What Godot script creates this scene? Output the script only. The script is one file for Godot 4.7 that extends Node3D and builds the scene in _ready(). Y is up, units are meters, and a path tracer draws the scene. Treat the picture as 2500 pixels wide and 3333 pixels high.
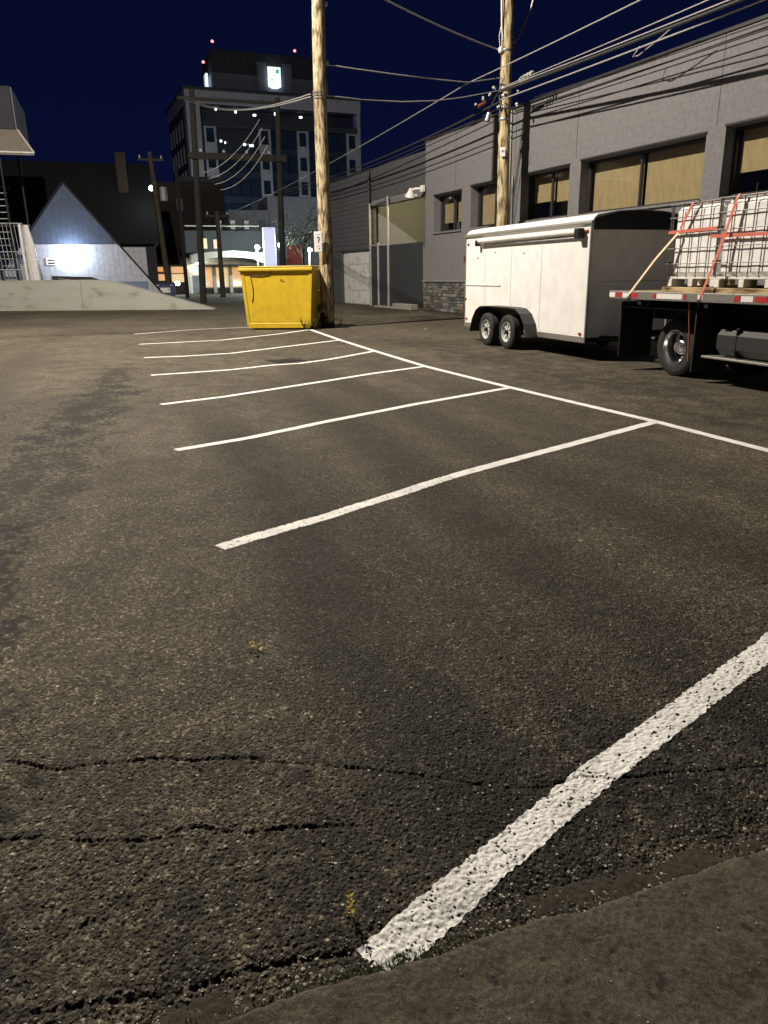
extends Node3D
# Night parking lot beside a grey building: y up, metres, camera above the origin, -z runs along the lot.

class MB:
	var v := PackedVector3Array()
	var n := PackedVector3Array()
	func tri(a: Vector3, b: Vector3, c: Vector3) -> void:
		var q := (c - a).cross(b - a).normalized()
		v.append(a); v.append(b); v.append(c)
		n.append(q); n.append(q); n.append(q)
	func quad(a: Vector3, b: Vector3, c: Vector3, d: Vector3) -> void:
		tri(a, b, c); tri(a, c, d)
	func stri(a: Vector3, b: Vector3, c: Vector3, na: Vector3, nb: Vector3, nc: Vector3) -> void:
		if (c - a).cross(b - a).dot(na + nb + nc) < 0.0:
			v.append(a); v.append(c); v.append(b); n.append(na); n.append(nc); n.append(nb)
		else:
			v.append(a); v.append(b); v.append(c); n.append(na); n.append(nb); n.append(nc)
	func out_quad(a: Vector3, b: Vector3, c: Vector3, d: Vector3, o: Vector3) -> void:
		if (c - a).cross(b - a).dot(o) < 0.0:
			quad(a, d, c, b)
		else:
			quad(a, b, c, d)
	func out_tri(a: Vector3, b: Vector3, c: Vector3, o: Vector3) -> void:
		if (c - a).cross(b - a).dot(o) < 0.0:
			tri(a, c, b)
		else:
			tri(a, b, c)
	# box with chamfered edges, centred at c
	func box(c: Vector3, s: Vector3, bev := 0.0, bs := Basis.IDENTITY) -> MB:
		var h := s * 0.5
		var b: float = minf(bev, minf(h.x, minf(h.y, h.z)) * 0.8)
		if b <= 0.0:
			for ax in 3:
				for sg in [-1.0, 1.0]:
					var o := Vector3.ZERO; o[ax] = sg
					var u := Vector3.ZERO; u[(ax + 1) % 3] = h[(ax + 1) % 3]
					var w := Vector3.ZERO; w[(ax + 2) % 3] = h[(ax + 2) % 3]
					var m: Vector3 = o * h[ax]
					out_quad(c + bs * (m - u - w), c + bs * (m + u - w), c + bs * (m + u + w), c + bs * (m - u + w), bs * o)
			return self
		var k := h - Vector3(b, b, b)
		for ax in 3:
			var i := (ax + 1) % 3
			var j := (ax + 2) % 3
			for sg in [-1.0, 1.0]:
				var o := Vector3.ZERO; o[ax] = sg
				var u := Vector3.ZERO; u[i] = k[i]
				var w := Vector3.ZERO; w[j] = k[j]
				var m: Vector3 = o * h[ax]
				out_quad(c + bs * (m - u - w), c + bs * (m + u - w), c + bs * (m + u + w), c + bs * (m - u + w), bs * o)
			for sa in [-1.0, 1.0]:
				for sb in [-1.0, 1.0]:
					# edge along axis ax between faces i and j
					var p := Vector3.ZERO; p[i] = sa * h[i]; p[j] = sb * k[j]
					var q := Vector3.ZERO; q[i] = sa * k[i]; q[j] = sb * h[j]
					var e := Vector3.ZERO; e[ax] = k[ax]
					var o2 := Vector3.ZERO; o2[i] = sa; o2[j] = sb
					out_quad(c + bs * (p - e), c + bs * (p + e), c + bs * (q + e), c + bs * (q - e), bs * o2)
		for sx in [-1.0, 1.0]:
			for sy in [-1.0, 1.0]:
				for sz in [-1.0, 1.0]:
					out_tri(c + bs * Vector3(sx * h.x, sy * k.y, sz * k.z), c + bs * Vector3(sx * k.x, sy * h.y, sz * k.z), c + bs * Vector3(sx * k.x, sy * k.y, sz * h.z), bs * Vector3(sx, sy, sz))
		return self
	# round bar through points with a radius at each (or one radius)
	func tube(pts: Array, rad, sides := 8, caps := true) -> MB:
		var rings := []
		var nrm := []
		var prev := Vector3.ZERO
		for i in pts.size():
			var a: Vector3 = pts[maxi(i - 1, 0)]
			var b: Vector3 = pts[mini(i + 1, pts.size() - 1)]
			var d := (b - a).normalized()
			if prev == Vector3.ZERO:
				prev = d.cross(Vector3.UP if absf(d.y) < 0.9 else Vector3.RIGHT).normalized()
			prev = (prev - d * prev.dot(d)).normalized()
			var q := d.cross(prev)
			var r: float = rad[i] if rad is Array else rad
			var ring := []
			var rn := []
			for s in sides:
				var an := TAU * s / sides
				var o := prev * cos(an) + q * sin(an)
				ring.append(pts[i] + o * r); rn.append(o)
			rings.append(ring); nrm.append(rn)
		for i in pts.size() - 1:
			for s in sides:
				var t := (s + 1) % sides
				stri(rings[i][s], rings[i][t], rings[i + 1][t], nrm[i][s], nrm[i][t], nrm[i + 1][t])
				stri(rings[i][s], rings[i + 1][t], rings[i + 1][s], nrm[i][s], nrm[i + 1][t], nrm[i + 1][s])
		if caps:
			for e in [0, pts.size() - 1]:
				var o: Vector3 = (pts[0] - pts[1]) if e == 0 else (pts[e] - pts[e - 1])
				for s in range(1, sides - 1):
					out_tri(rings[e][0], rings[e][s], rings[e][s + 1], o)
		return self
	# profile of Vector2(radius, height) spun round the y axis of xf
	func lathe(prof: Array, sides: int, xf := Transform3D.IDENTITY) -> MB:
		for i in prof.size() - 1:
			var p: Vector2 = prof[i]
			var q: Vector2 = prof[i + 1]
			var d := (q - p)
			if d.length() < 1e-6:
				continue
			var pn := Vector2(d.y, -d.x).normalized()
			for s in sides:
				var a := TAU * s / sides
				var b := TAU * (s + 1) / sides
				var ca := Vector3(cos(a), 0, sin(a))
				var cb := Vector3(cos(b), 0, sin(b))
				var na := xf.basis * (ca * pn.x + Vector3.UP * pn.y)
				var nb := xf.basis * (cb * pn.x + Vector3.UP * pn.y)
				var p0 := xf * (ca * p.x + Vector3.UP * p.y)
				var p1 := xf * (cb * p.x + Vector3.UP * p.y)
				var q0 := xf * (ca * q.x + Vector3.UP * q.y)
				var q1 := xf * (cb * q.x + Vector3.UP * q.y)
				if p.x > 1e-6:
					stri(p0, p1, q1, na, nb, nb)
				if q.x > 1e-6:
					stri(p0, q1, q0, na, nb, na)
		return self
	# polygon in the xy plane of xf, from z = 0 to z = depth
	func prism(poly: PackedVector2Array, depth: float, xf := Transform3D.IDENTITY) -> MB:
		var ix := Geometry2D.triangulate_polygon(poly)
		var zz := Vector3(0, 0, depth)
		for i in range(0, ix.size(), 3):
			var a := Vector3(poly[ix[i]].x, poly[ix[i]].y, 0)
			var b := Vector3(poly[ix[i + 1]].x, poly[ix[i + 1]].y, 0)
			var c := Vector3(poly[ix[i + 2]].x, poly[ix[i + 2]].y, 0)
			out_tri(xf * a, xf * b, xf * c, xf.basis * -zz)
			out_tri(xf * (a + zz), xf * (b + zz), xf * (c + zz), xf.basis * zz)
		var area := 0.0
		for i in poly.size():
			area += poly[i].cross(poly[(i + 1) % poly.size()])
		for i in poly.size():
			var a2 := poly[i]
			var b2 := poly[(i + 1) % poly.size()]
			var o := Vector3(b2.y - a2.y, a2.x - b2.x, 0) * signf(area)
			var a3 := Vector3(a2.x, a2.y, 0)
			var b3 := Vector3(b2.x, b2.y, 0)
			out_quad(xf * a3, xf * b3, xf * (b3 + zz), xf * (a3 + zz), xf.basis * o)
		return self
	func mesh() -> ArrayMesh:
		var arr := []
		arr.resize(Mesh.ARRAY_MAX)
		arr[Mesh.ARRAY_VERTEX] = v
		arr[Mesh.ARRAY_NORMAL] = n
		var m := ArrayMesh.new()
		m.add_surface_from_arrays(Mesh.PRIMITIVE_TRIANGLES, arr)
		return m

var M := {}
var used := {}
var rng := RandomNumberGenerator.new()

func numbered(called: String) -> String:
	used[called] = used.get(called, -1) + 1
	return called if used[called] == 0 else "%s_%03d" % [called, used[called]]

func thing(called: String, label: String, category: String, at := Transform3D.IDENTITY, group := "") -> Node3D:
	var o := Node3D.new()
	o.name = numbered(called)
	add_child(o, true)
	o.transform = at
	o.set_meta("label", label); o.set_meta("category", category)
	if group != "":
		o.set_meta("group", group)
	return o

func ground_node(called: String) -> Node3D:
	var o := Node3D.new()
	o.name = called
	add_child(o, true)
	o.set_meta("kind", "structure")
	return o

func part(called: String, m, mt: Material, parent: Node, at := Transform3D.IDENTITY) -> MeshInstance3D:
	var o := MeshInstance3D.new()
	o.name = called
	o.mesh = m.mesh() if m is MB else m
	o.material_override = mt
	o.transform = at
	parent.add_child(o, true)
	return o

func tag(o: Node3D, label: String, category: String, group := "") -> Node3D:
	o.set_meta("label", label); o.set_meta("category", category)
	if group != "":
		o.set_meta("group", group)
	return o

func V(x: float, y: float, z: float) -> Vector3:
	return Vector3(x, y, z)

func moved(p: Vector3) -> Transform3D:
	return Transform3D(Basis.IDENTITY, p)

func turned(p: Vector3, yaw: float) -> Transform3D:
	return Transform3D(Basis(Vector3.UP, yaw), p)

func bar(a: Vector3, b: Vector3, r: float, sides := 8) -> MB:
	return MB.new().tube([a, b], r, sides)

func lin(r: float, g: float, b: float) -> Color:
	return Color(r, g, b).linear_to_srgb()

# ------------------------------------------------------------------ textures and materials
func noise(seed_: int, freq: float, kind := FastNoiseLite.TYPE_SIMPLEX_SMOOTH, oct := 4) -> FastNoiseLite:
	var f := FastNoiseLite.new()
	f.seed = seed_
	f.noise_type = kind
	f.frequency = freq
	f.fractal_type = FastNoiseLite.FRACTAL_FBM if oct > 1 else FastNoiseLite.FRACTAL_NONE
	f.fractal_octaves = oct
	return f

func ramp(f: FastNoiseLite, size: int, stops: Array) -> ImageTexture:
	# stops: [[t, Color]...], sRGB colours; seamless
	var im := f.get_seamless_image(size, size)
	im.convert(Image.FORMAT_L8)
	var d := im.get_data()
	var lut := PackedByteArray()
	lut.resize(768)
	for i in 256:
		var t := i / 255.0
		var c: Color = stops[-1][1]
		if t <= stops[0][0]:
			c = stops[0][1]
		else:
			for k in stops.size() - 1:
				if t >= stops[k][0] and t <= stops[k + 1][0]:
					c = stops[k][1].lerp(stops[k + 1][1], (t - stops[k][0]) / maxf(1e-5, stops[k + 1][0] - stops[k][0]))
		lut[i * 3] = c.r8; lut[i * 3 + 1] = c.g8; lut[i * 3 + 2] = c.b8
	var o := PackedByteArray()
	o.resize(d.size() * 3)
	for i in d.size():
		var k := d[i] * 3
		o[i * 3] = lut[k]; o[i * 3 + 1] = lut[k + 1]; o[i * 3 + 2] = lut[k + 2]
	return ImageTexture.create_from_image(Image.create_from_data(size, size, false, Image.FORMAT_RGB8, o))

func grey(a: float) -> Color:
	return Color(a, a, a)

var T := {}

func mat(key: String, c: Color, rough := 0.8, metal := 0.0, tex: Texture2D = null, scale := Vector3.ONE, bump: Texture2D = null, bs := 0.0) -> StandardMaterial3D:
	var m := StandardMaterial3D.new()
	m.resource_name = key
	m.albedo_color = c
	m.roughness = rough
	m.metallic = metal
	if tex or bump:
		m.uv1_triplanar = true
		m.uv1_world_triplanar = true
		m.uv1_scale = scale
	if tex:
		m.albedo_texture = tex
	if bump:
		m.heightmap_enabled = true
		m.heightmap_texture = bump
		m.heightmap_scale = bs
	M[key] = m
	return m

func glow(key: String, c: Color, e: float) -> StandardMaterial3D:
	var m := StandardMaterial3D.new()
	m.resource_name = key
	m.albedo_color = Color(0.8, 0.8, 0.8)
	m.emission_enabled = true
	m.emission = c
	m.emission_energy_multiplier = e
	M[key] = m
	return m

func omni(parent: Node, at: Vector3, c: Color, e: float, size := 0.05, rng_ := 80.0) -> void:
	var l := OmniLight3D.new()
	l.name = "lamp_light"
	l.light_color = c
	l.light_energy = e
	l.light_size = size
	l.omni_range = rng_
	l.omni_attenuation = 2.0
	l.shadow_enabled = true
	l.position = at
	parent.add_child(l, true)

func make_materials() -> void:
	T.mottle = ramp(noise(3, 0.012, FastNoiseLite.TYPE_SIMPLEX_SMOOTH, 6), 512, [[0.25, grey(0.92)], [0.5, grey(0.97)], [0.75, grey(1.0)]])
	T.dirt = ramp(noise(8, 0.010, FastNoiseLite.TYPE_SIMPLEX_SMOOTH, 7), 512, [[0.15, Color(0.86, 0.83, 0.78)], [0.35, Color(0.95, 0.94, 0.92)], [0.6, grey(1.0)]])
	T.fine = ramp(noise(5, 0.09, FastNoiseLite.TYPE_SIMPLEX_SMOOTH, 5), 512, [[0.2, grey(0.6)], [0.5, grey(0.88)], [0.8, grey(1.0)]])
	T.clean = ramp(noise(4, 0.012, FastNoiseLite.TYPE_SIMPLEX_SMOOTH, 6), 512, [[0.25, grey(0.96)], [0.5, grey(0.985)], [0.75, grey(1.0)]])
	T.relief = ramp(noise(6, 0.05, FastNoiseLite.TYPE_SIMPLEX_SMOOTH, 5), 512, [[0.1, grey(0.0)], [0.9, grey(1.0)]])
	T.grain = ramp(noise(9, 0.02, FastNoiseLite.TYPE_SIMPLEX_SMOOTH, 6), 512, [[0.25, Color(0.36, 0.31, 0.25)], [0.4, Color(0.66, 0.62, 0.54)], [0.55, Color(0.9, 0.87, 0.8)], [0.8, Color(1, 0.98, 0.93)]])
	T.patchy = ramp(noise(12, 0.014, FastNoiseLite.TYPE_SIMPLEX_SMOOTH, 6), 512, [[0.14, Color(0.76, 0.77, 0.68)], [0.26, Color(0.91, 0.91, 0.87)], [0.38, Color(0.97, 0.98, 0.95)], [0.7, Color(1, 1, 1)]])
	mat("plaster", lin(0.158, 0.153, 0.160), 0.9, 0, T.mottle, Vector3.ONE * 0.9, T.relief, 0.05)
	mat("siding", lin(0.07, 0.07, 0.074), 0.8, 0, T.mottle, Vector3.ONE * 0.4)
	mat("trim_dark", lin(0.02, 0.02, 0.022), 0.5, 0, T.mottle, Vector3.ONE)
	mat("coping", lin(0.03, 0.03, 0.033), 0.5, 0.3, T.mottle, Vector3.ONE)
	mat("interior", lin(0.006, 0.006, 0.006), 0.9)
	mat("blind", lin(0.30, 0.235, 0.115), 0.85, 0, T.mottle, Vector3(0.7, 0.25, 0.7))
	mat("recess_wall", lin(0.52, 0.5, 0.4), 0.85, 0, T.mottle, Vector3.ONE * 0.3)
	mat("garage_white", lin(0.6, 0.6, 0.58), 0.6, 0, T.dirt, Vector3.ONE * 0.35)
	mat("stone_a", lin(0.10, 0.10, 0.095), 0.9, 0, T.fine, Vector3.ONE * 2.0, T.relief, 1.5)
	mat("stone_b", lin(0.19, 0.18, 0.16), 0.9, 0, T.fine, Vector3.ONE * 2.0, T.relief, 1.5)
	mat("stone_c", lin(0.30, 0.28, 0.24), 0.9, 0, T.fine, Vector3.ONE * 2.0, T.relief, 1.5)
	mat("mortar", lin(0.06, 0.06, 0.058), 0.95)
	mat("concrete", lin(0.32, 0.30, 0.26), 0.9, 0, T.fine, Vector3.ONE * 0.7, T.relief, 1.0)
	mat("galvanised", lin(0.5, 0.5, 0.5), 0.45, 0.7, T.fine, Vector3.ONE * 0.8)
	mat("post_grey", lin(0.34, 0.34, 0.33), 0.55, 0.2, T.mottle, Vector3.ONE)
	mat("panel_black", lin(0.028, 0.028, 0.03), 0.6, 0, T.mottle, Vector3.ONE * 0.6)
	mat("pole_wood", lin(0.48, 0.42, 0.315), 0.9, 0, T.grain, Vector3(1.4, 0.22, 1.4), T.grain, 0.5)
	mat("pole_wood_pale", lin(0.58, 0.52, 0.36), 0.9, 0, T.grain, Vector3(1.2, 0.16, 1.2), T.grain, 0.4)
	mat("creosote", lin(0.03, 0.026, 0.022), 0.9, 0, T.fine, Vector3(2, 0.3, 2))
	mat("far_wood", lin(0.1, 0.09, 0.075), 0.9, 0, T.grain, Vector3(2, 0.2, 2))
	mat("cable_black", lin(0.03, 0.03, 0.03), 0.6)
	mat("cable_pale", lin(0.42, 0.4, 0.38), 0.45, 0.4)
	mat("porcelain", lin(0.5, 0.52, 0.46), 0.25)
	mat("white_paint", lin(0.74, 0.72, 0.68), 0.4, 0, T.mottle, Vector3.ONE * 0.5)
	mat("trailer_white", lin(0.76, 0.755, 0.74), 0.35, 0, T.clean, Vector3(0.5, 0.3, 0.5))
	mat("aluminium", lin(0.62, 0.6, 0.56), 0.35, 0.75, T.fine, Vector3.ONE * 0.9)
	mat("rubber", lin(0.02, 0.02, 0.02), 0.75, 0, T.fine, Vector3.ONE * 2.0)
	mat("black_steel", lin(0.012, 0.012, 0.013), 0.55, 0.2, T.fine, Vector3.ONE)
	mat("fender", lin(0.03, 0.03, 0.03), 0.55, 0, T.fine, Vector3.ONE)
	mat("wheel_white", lin(0.66, 0.66, 0.64), 0.4, 0, T.fine, Vector3.ONE * 1.5)
	mat("chrome", lin(0.7, 0.7, 0.7), 0.25, 1.0)
	mat("rust", lin(0.16, 0.06, 0.03), 0.9, 0, T.fine, Vector3.ONE * 2.0)
	mat("red_lens", lin(0.35, 0.03, 0.02), 0.25)
	mat("red_tape", lin(0.42, 0.03, 0.03), 0.4)
	mat("white_tape", lin(0.75, 0.74, 0.72), 0.35)
	mat("tank_plastic", lin(0.86, 0.855, 0.84), 0.45, 0, T.mottle, Vector3.ONE * 0.8)
	mat("cage_steel", lin(0.34, 0.33, 0.31), 0.4, 0.75, T.fine, Vector3.ONE)
	mat("pallet_white", lin(0.72, 0.71, 0.68), 0.6, 0, T.dirt, Vector3.ONE * 0.8)
	mat("deck_wood", lin(0.5, 0.4, 0.24), 0.8, 0, T.grain, Vector3(0.9, 0.9, 0.15))
	mat("strap_orange", lin(0.85, 0.20, 0.13), 0.6, 0, T.fine, Vector3.ONE * 3.0)
	mat("strap_pale", lin(0.75, 0.55, 0.35), 0.6)
	mat("dumpster_yellow", lin(0.60, 0.41, 0.02), 0.45, 0, T.mottle, Vector3(0.6, 0.4, 0.6))
	mat("dumpster_trim", lin(0.56, 0.37, 0.05), 0.45, 0, T.dirt, Vector3.ONE * 0.5)
	mat("wall_mossy", lin(0.42, 0.42, 0.38), 0.92, 0, T.patchy, Vector3(0.10, 0.2, 0.10), T.relief, 0.4)
	mat("frame_white", lin(0.44, 0.45, 0.51), 0.6, 0, T.mottle, Vector3.ONE * 0.4)
	mat("frame_blue", lin(0.055, 0.075, 0.125), 0.7, 0, T.mottle, Vector3.ONE * 0.3)
	mat("roof_black", lin(0.012, 0.012, 0.014), 0.9, 0, T.fine, Vector3.ONE * 0.3)
	mat("brick_brown", lin(0.07, 0.05, 0.04), 0.9, 0, T.fine, Vector3.ONE * 0.3)
	mat("blue_bin", lin(0.02, 0.03, 0.12), 0.5, 0, T.dirt, Vector3.ONE * 0.6)
	mat("soffit", lin(0.26, 0.23, 0.19), 0.8, 0, T.mottle, Vector3.ONE * 0.3)
	mat("dark_wall", lin(0.045, 0.045, 0.055), 0.85, 0, T.mottle, Vector3.ONE * 0.3)
	mat("tower_concrete", lin(0.5, 0.5, 0.52), 0.85, 0, T.mottle, Vector3.ONE * 0.15)
	mat("tower_dark", lin(0.06, 0.068, 0.08), 0.8, 0, T.mottle, Vector3.ONE * 0.15)
	mat("tower_glass", lin(0.025, 0.045, 0.075), 0.12)
	mat("shop_wall", lin(0.6, 0.58, 0.5), 0.8, 0, T.mottle, Vector3.ONE * 0.3)
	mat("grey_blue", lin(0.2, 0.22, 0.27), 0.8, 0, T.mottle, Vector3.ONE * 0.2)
	mat("red_sign", lin(0.35, 0.05, 0.05), 0.6)
	mat("leaf_green", lin(0.06, 0.09, 0.025), 0.7)
	mat("leaf_dark", lin(0.035, 0.055, 0.02), 0.7)
	mat("leaf_yellow", lin(0.55, 0.42, 0.06), 0.7)
	mat("bark", lin(0.1, 0.08, 0.06), 0.95, 0, T.fine, Vector3.ONE)
	mat("ink", lin(0.02, 0.02, 0.02), 0.7)
	mat("ink_grey", lin(0.25, 0.25, 0.25), 0.7)
	mat("sign_white", lin(0.75, 0.74, 0.74), 0.4)
	mat("yellow_pipe", lin(0.6, 0.5, 0.12), 0.5)
	mat("window_dark", lin(0.01, 0.01, 0.012), 0.08)
	mat("copper", lin(0.4, 0.14, 0.05), 0.5, 0.5)
	var cn := noise(15, 0.1, FastNoiseLite.TYPE_SIMPLEX_SMOOTH, 6)
	cn.fractal_gain = 0.8
	T.conc = ramp(cn, 1024, [[0.15, grey(0.38)], [0.4, grey(0.72)], [0.6, grey(0.86)], [0.85, grey(1.0)]])
	T.conc_h = ramp(noise(16, 0.35, FastNoiseLite.TYPE_SIMPLEX_SMOOTH, 4), 1024, [[0.1, grey(0.0)], [0.9, grey(1.0)]])
	mat("pavement_concrete", lin(0.19, 0.165, 0.122), 0.95, 0, T.conc, Vector3.ONE * 1.1, T.conc_h, 0.45)
	mat("soil", lin(0.075, 0.062, 0.042), 1.0, 0, T.conc, Vector3.ONE * 1.6, T.conc_h, 0.3)
	M.plaster.roughness = 0.9
	for k in ["leaf_green", "leaf_dark", "leaf_yellow"]:
		M[k].backlight_enabled = true
		M[k].backlight = M[k].albedo_color * 0.6
	var g := StandardMaterial3D.new()
	g.resource_name = "glass"
	g.transparency = BaseMaterial3D.TRANSPARENCY_ALPHA
	g.albedo_color = Color(0.2, 0.2, 0.2, 0.015)
	g.roughness = 0.03
	M.glass = g
	glow("lamp_white", Color(0.95, 1.0, 0.98), 30.0)
	glow("lamp_street", Color(1.0, 0.9, 0.75), 12.0)
	glow("lamp_room", Color(0.95, 0.97, 1.0), 3.0)
	glow("lamp_red", Color(1.0, 0.55, 0.6), 2.5)
	glow("sign_lit", Color(0.9, 0.97, 1.0), 1.25)
	glow("sign_green", Color(0.05, 0.75, 0.5), 0.7)
	glow("window_warm", Color(1.0, 0.66, 0.26), 0.62)
	glow("window_cream", Color(1.0, 0.83, 0.48), 0.62)
	glow("window_white", Color(0.85, 0.9, 1.0), 0.55)
	glow("panel_lit", Color(0.84, 0.86, 1.0), 0.8)

# ------------------------------------------------------------------ asphalt
var n_cell: FastNoiseLite
var n_mid: FastNoiseLite
var n_tone: FastNoiseLite
var n_low: FastNoiseLite
var n_edge: FastNoiseLite
var cracks := []

func seg_dist(p: Vector2, a: Vector2, b: Vector2) -> float:
	var ab := b - a
	return p.distance_to(a + ab * clampf((p - a).dot(ab) / ab.length_squared(), 0.0, 1.0))

func lot_height(x: float, z: float) -> float:
	if x < -1.3 or x > 5.15 or z < -5.55 or z > -0.86:
		return 0.0
	var e := minf(minf(x + 1.3, 5.15 - x), minf(-0.86 - z, 9.0))
	var fine := lerpf(smoothstep(-5.3, -2.9, z) * 0.62, 1.0, smoothstep(-2.9, -1.5, z))
	var dd := n_cell.get_noise_2d(x, z) + 1.0
	var pit := n_mid.get_noise_2d(x, z)
	var hs := (0.48 - dd) * (0.0085 + 0.0035 * pit) * fine
	var h := hs + pit * 0.003 * (0.3 + 0.7 * fine) + n_low.get_noise_2d(x, z) * 0.006
	if z > -2.6:
		var p := Vector2(x, z)
		for c in cracks:
			if p.x < c.lo.x or p.x > c.hi.x or p.y < c.lo.y or p.y > c.hi.y:
				continue
			var d := 9.0
			for i in c.pts.size() - 1:
				d = minf(d, seg_dist(p, c.pts[i], c.pts[i + 1]))
			d += n_mid.get_noise_2d(x * 1.3 + 40.0, z * 1.3) * 0.007
			h -= c.depth * exp(-d * d / (c.w * c.w)) * clampf(0.85 + 0.8 * n_low.get_noise_2d(x * 3.0, z * 3.0 + 9.0), 0.45, 1.1)
		h -= 0.014 * smoothstep(-1.46, -1.33, z)
	return h * clampf(e / 0.15, 0.0, 1.0) * smoothstep(-5.55, -5.2, z)

func ground_patch(x0: float, x1: float, z0: float, z1: float, step: float, relief: bool, arr: Array) -> void:
	var nx := maxi(1, int(round((x1 - x0) / step)))
	var nz := maxi(1, int(round((z1 - z0) / step)))
	var vs: PackedVector3Array = arr[0]
	var ns: PackedVector3Array = arr[1]
	var us: PackedVector2Array = arr[2]
	var u2: PackedVector2Array = arr[3]
	var ix: PackedInt32Array = arr[4]
	var cs: PackedColorArray = arr[5]
	var first := vs.size()
	var hh := PackedFloat32Array()
	hh.resize((nx + 1) * (nz + 1))
	for j in nz + 1:
		var z := lerpf(z0, z1, float(j) / nz)
		for i in nx + 1:
			var x := lerpf(x0, x1, float(i) / nx)
			var h := lot_height(x, z) if relief else 0.0
			hh[j * (nx + 1) + i] = h
			vs.append(Vector3(x, h, z))
			var tone := 0.5
			if relief:
				var cv := n_tone.get_noise_2d(x, z)   # one tone a stone
				tone = 0.46 + 0.1 * cv
				if cv > 0.86:
					tone = 0.95
				elif cv < -0.8:
					tone = 0.3
			cs.append(Color(tone, tone, tone))
			us.append(Vector2(x, z) / 1.7)
			u2.append(Vector2((x + 22.0) / 38.0, (z + 48.0) / 50.0))
	var dx := (x1 - x0) / nx
	var dz := (z1 - z0) / nz
	for j in nz + 1:
		for i in nx + 1:
			if relief:
				var a := hh[j * (nx + 1) + maxi(i - 1, 0)]
				var b := hh[j * (nx + 1) + mini(i + 1, nx)]
				var c := hh[maxi(j - 1, 0) * (nx + 1) + i]
				var d := hh[mini(j + 1, nz) * (nx + 1) + i]
				ns.append(Vector3((a - b) / (2 * dx), 1.0, (c - d) / (2 * dz)).normalized())
			else:
				ns.append(Vector3.UP)
	for j in nz:
		for i in nx:
			var k := first + j * (nx + 1) + i
			ix.append(k); ix.append(k + 1); ix.append(k + nx + 2)
			ix.append(k); ix.append(k + nx + 2); ix.append(k + nx + 1)
	arr[0] = vs; arr[1] = ns; arr[2] = us; arr[3] = u2; arr[4] = ix; arr[5] = cs

func array_mesh(a: Array) -> ArrayMesh:
	var arr := []
	arr.resize(Mesh.ARRAY_MAX)
	arr[Mesh.ARRAY_VERTEX] = a[0]; arr[Mesh.ARRAY_NORMAL] = a[1]; arr[Mesh.ARRAY_TEX_UV] = a[2]; arr[Mesh.ARRAY_TEX_UV2] = a[3]; arr[Mesh.ARRAY_INDEX] = a[4]
	if a.size() > 5:
		arr[Mesh.ARRAY_COLOR] = a[5]
	var m := ArrayMesh.new()
	m.add_surface_from_arrays(Mesh.PRIMITIVE_TRIANGLES, arr)
	return m

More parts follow.
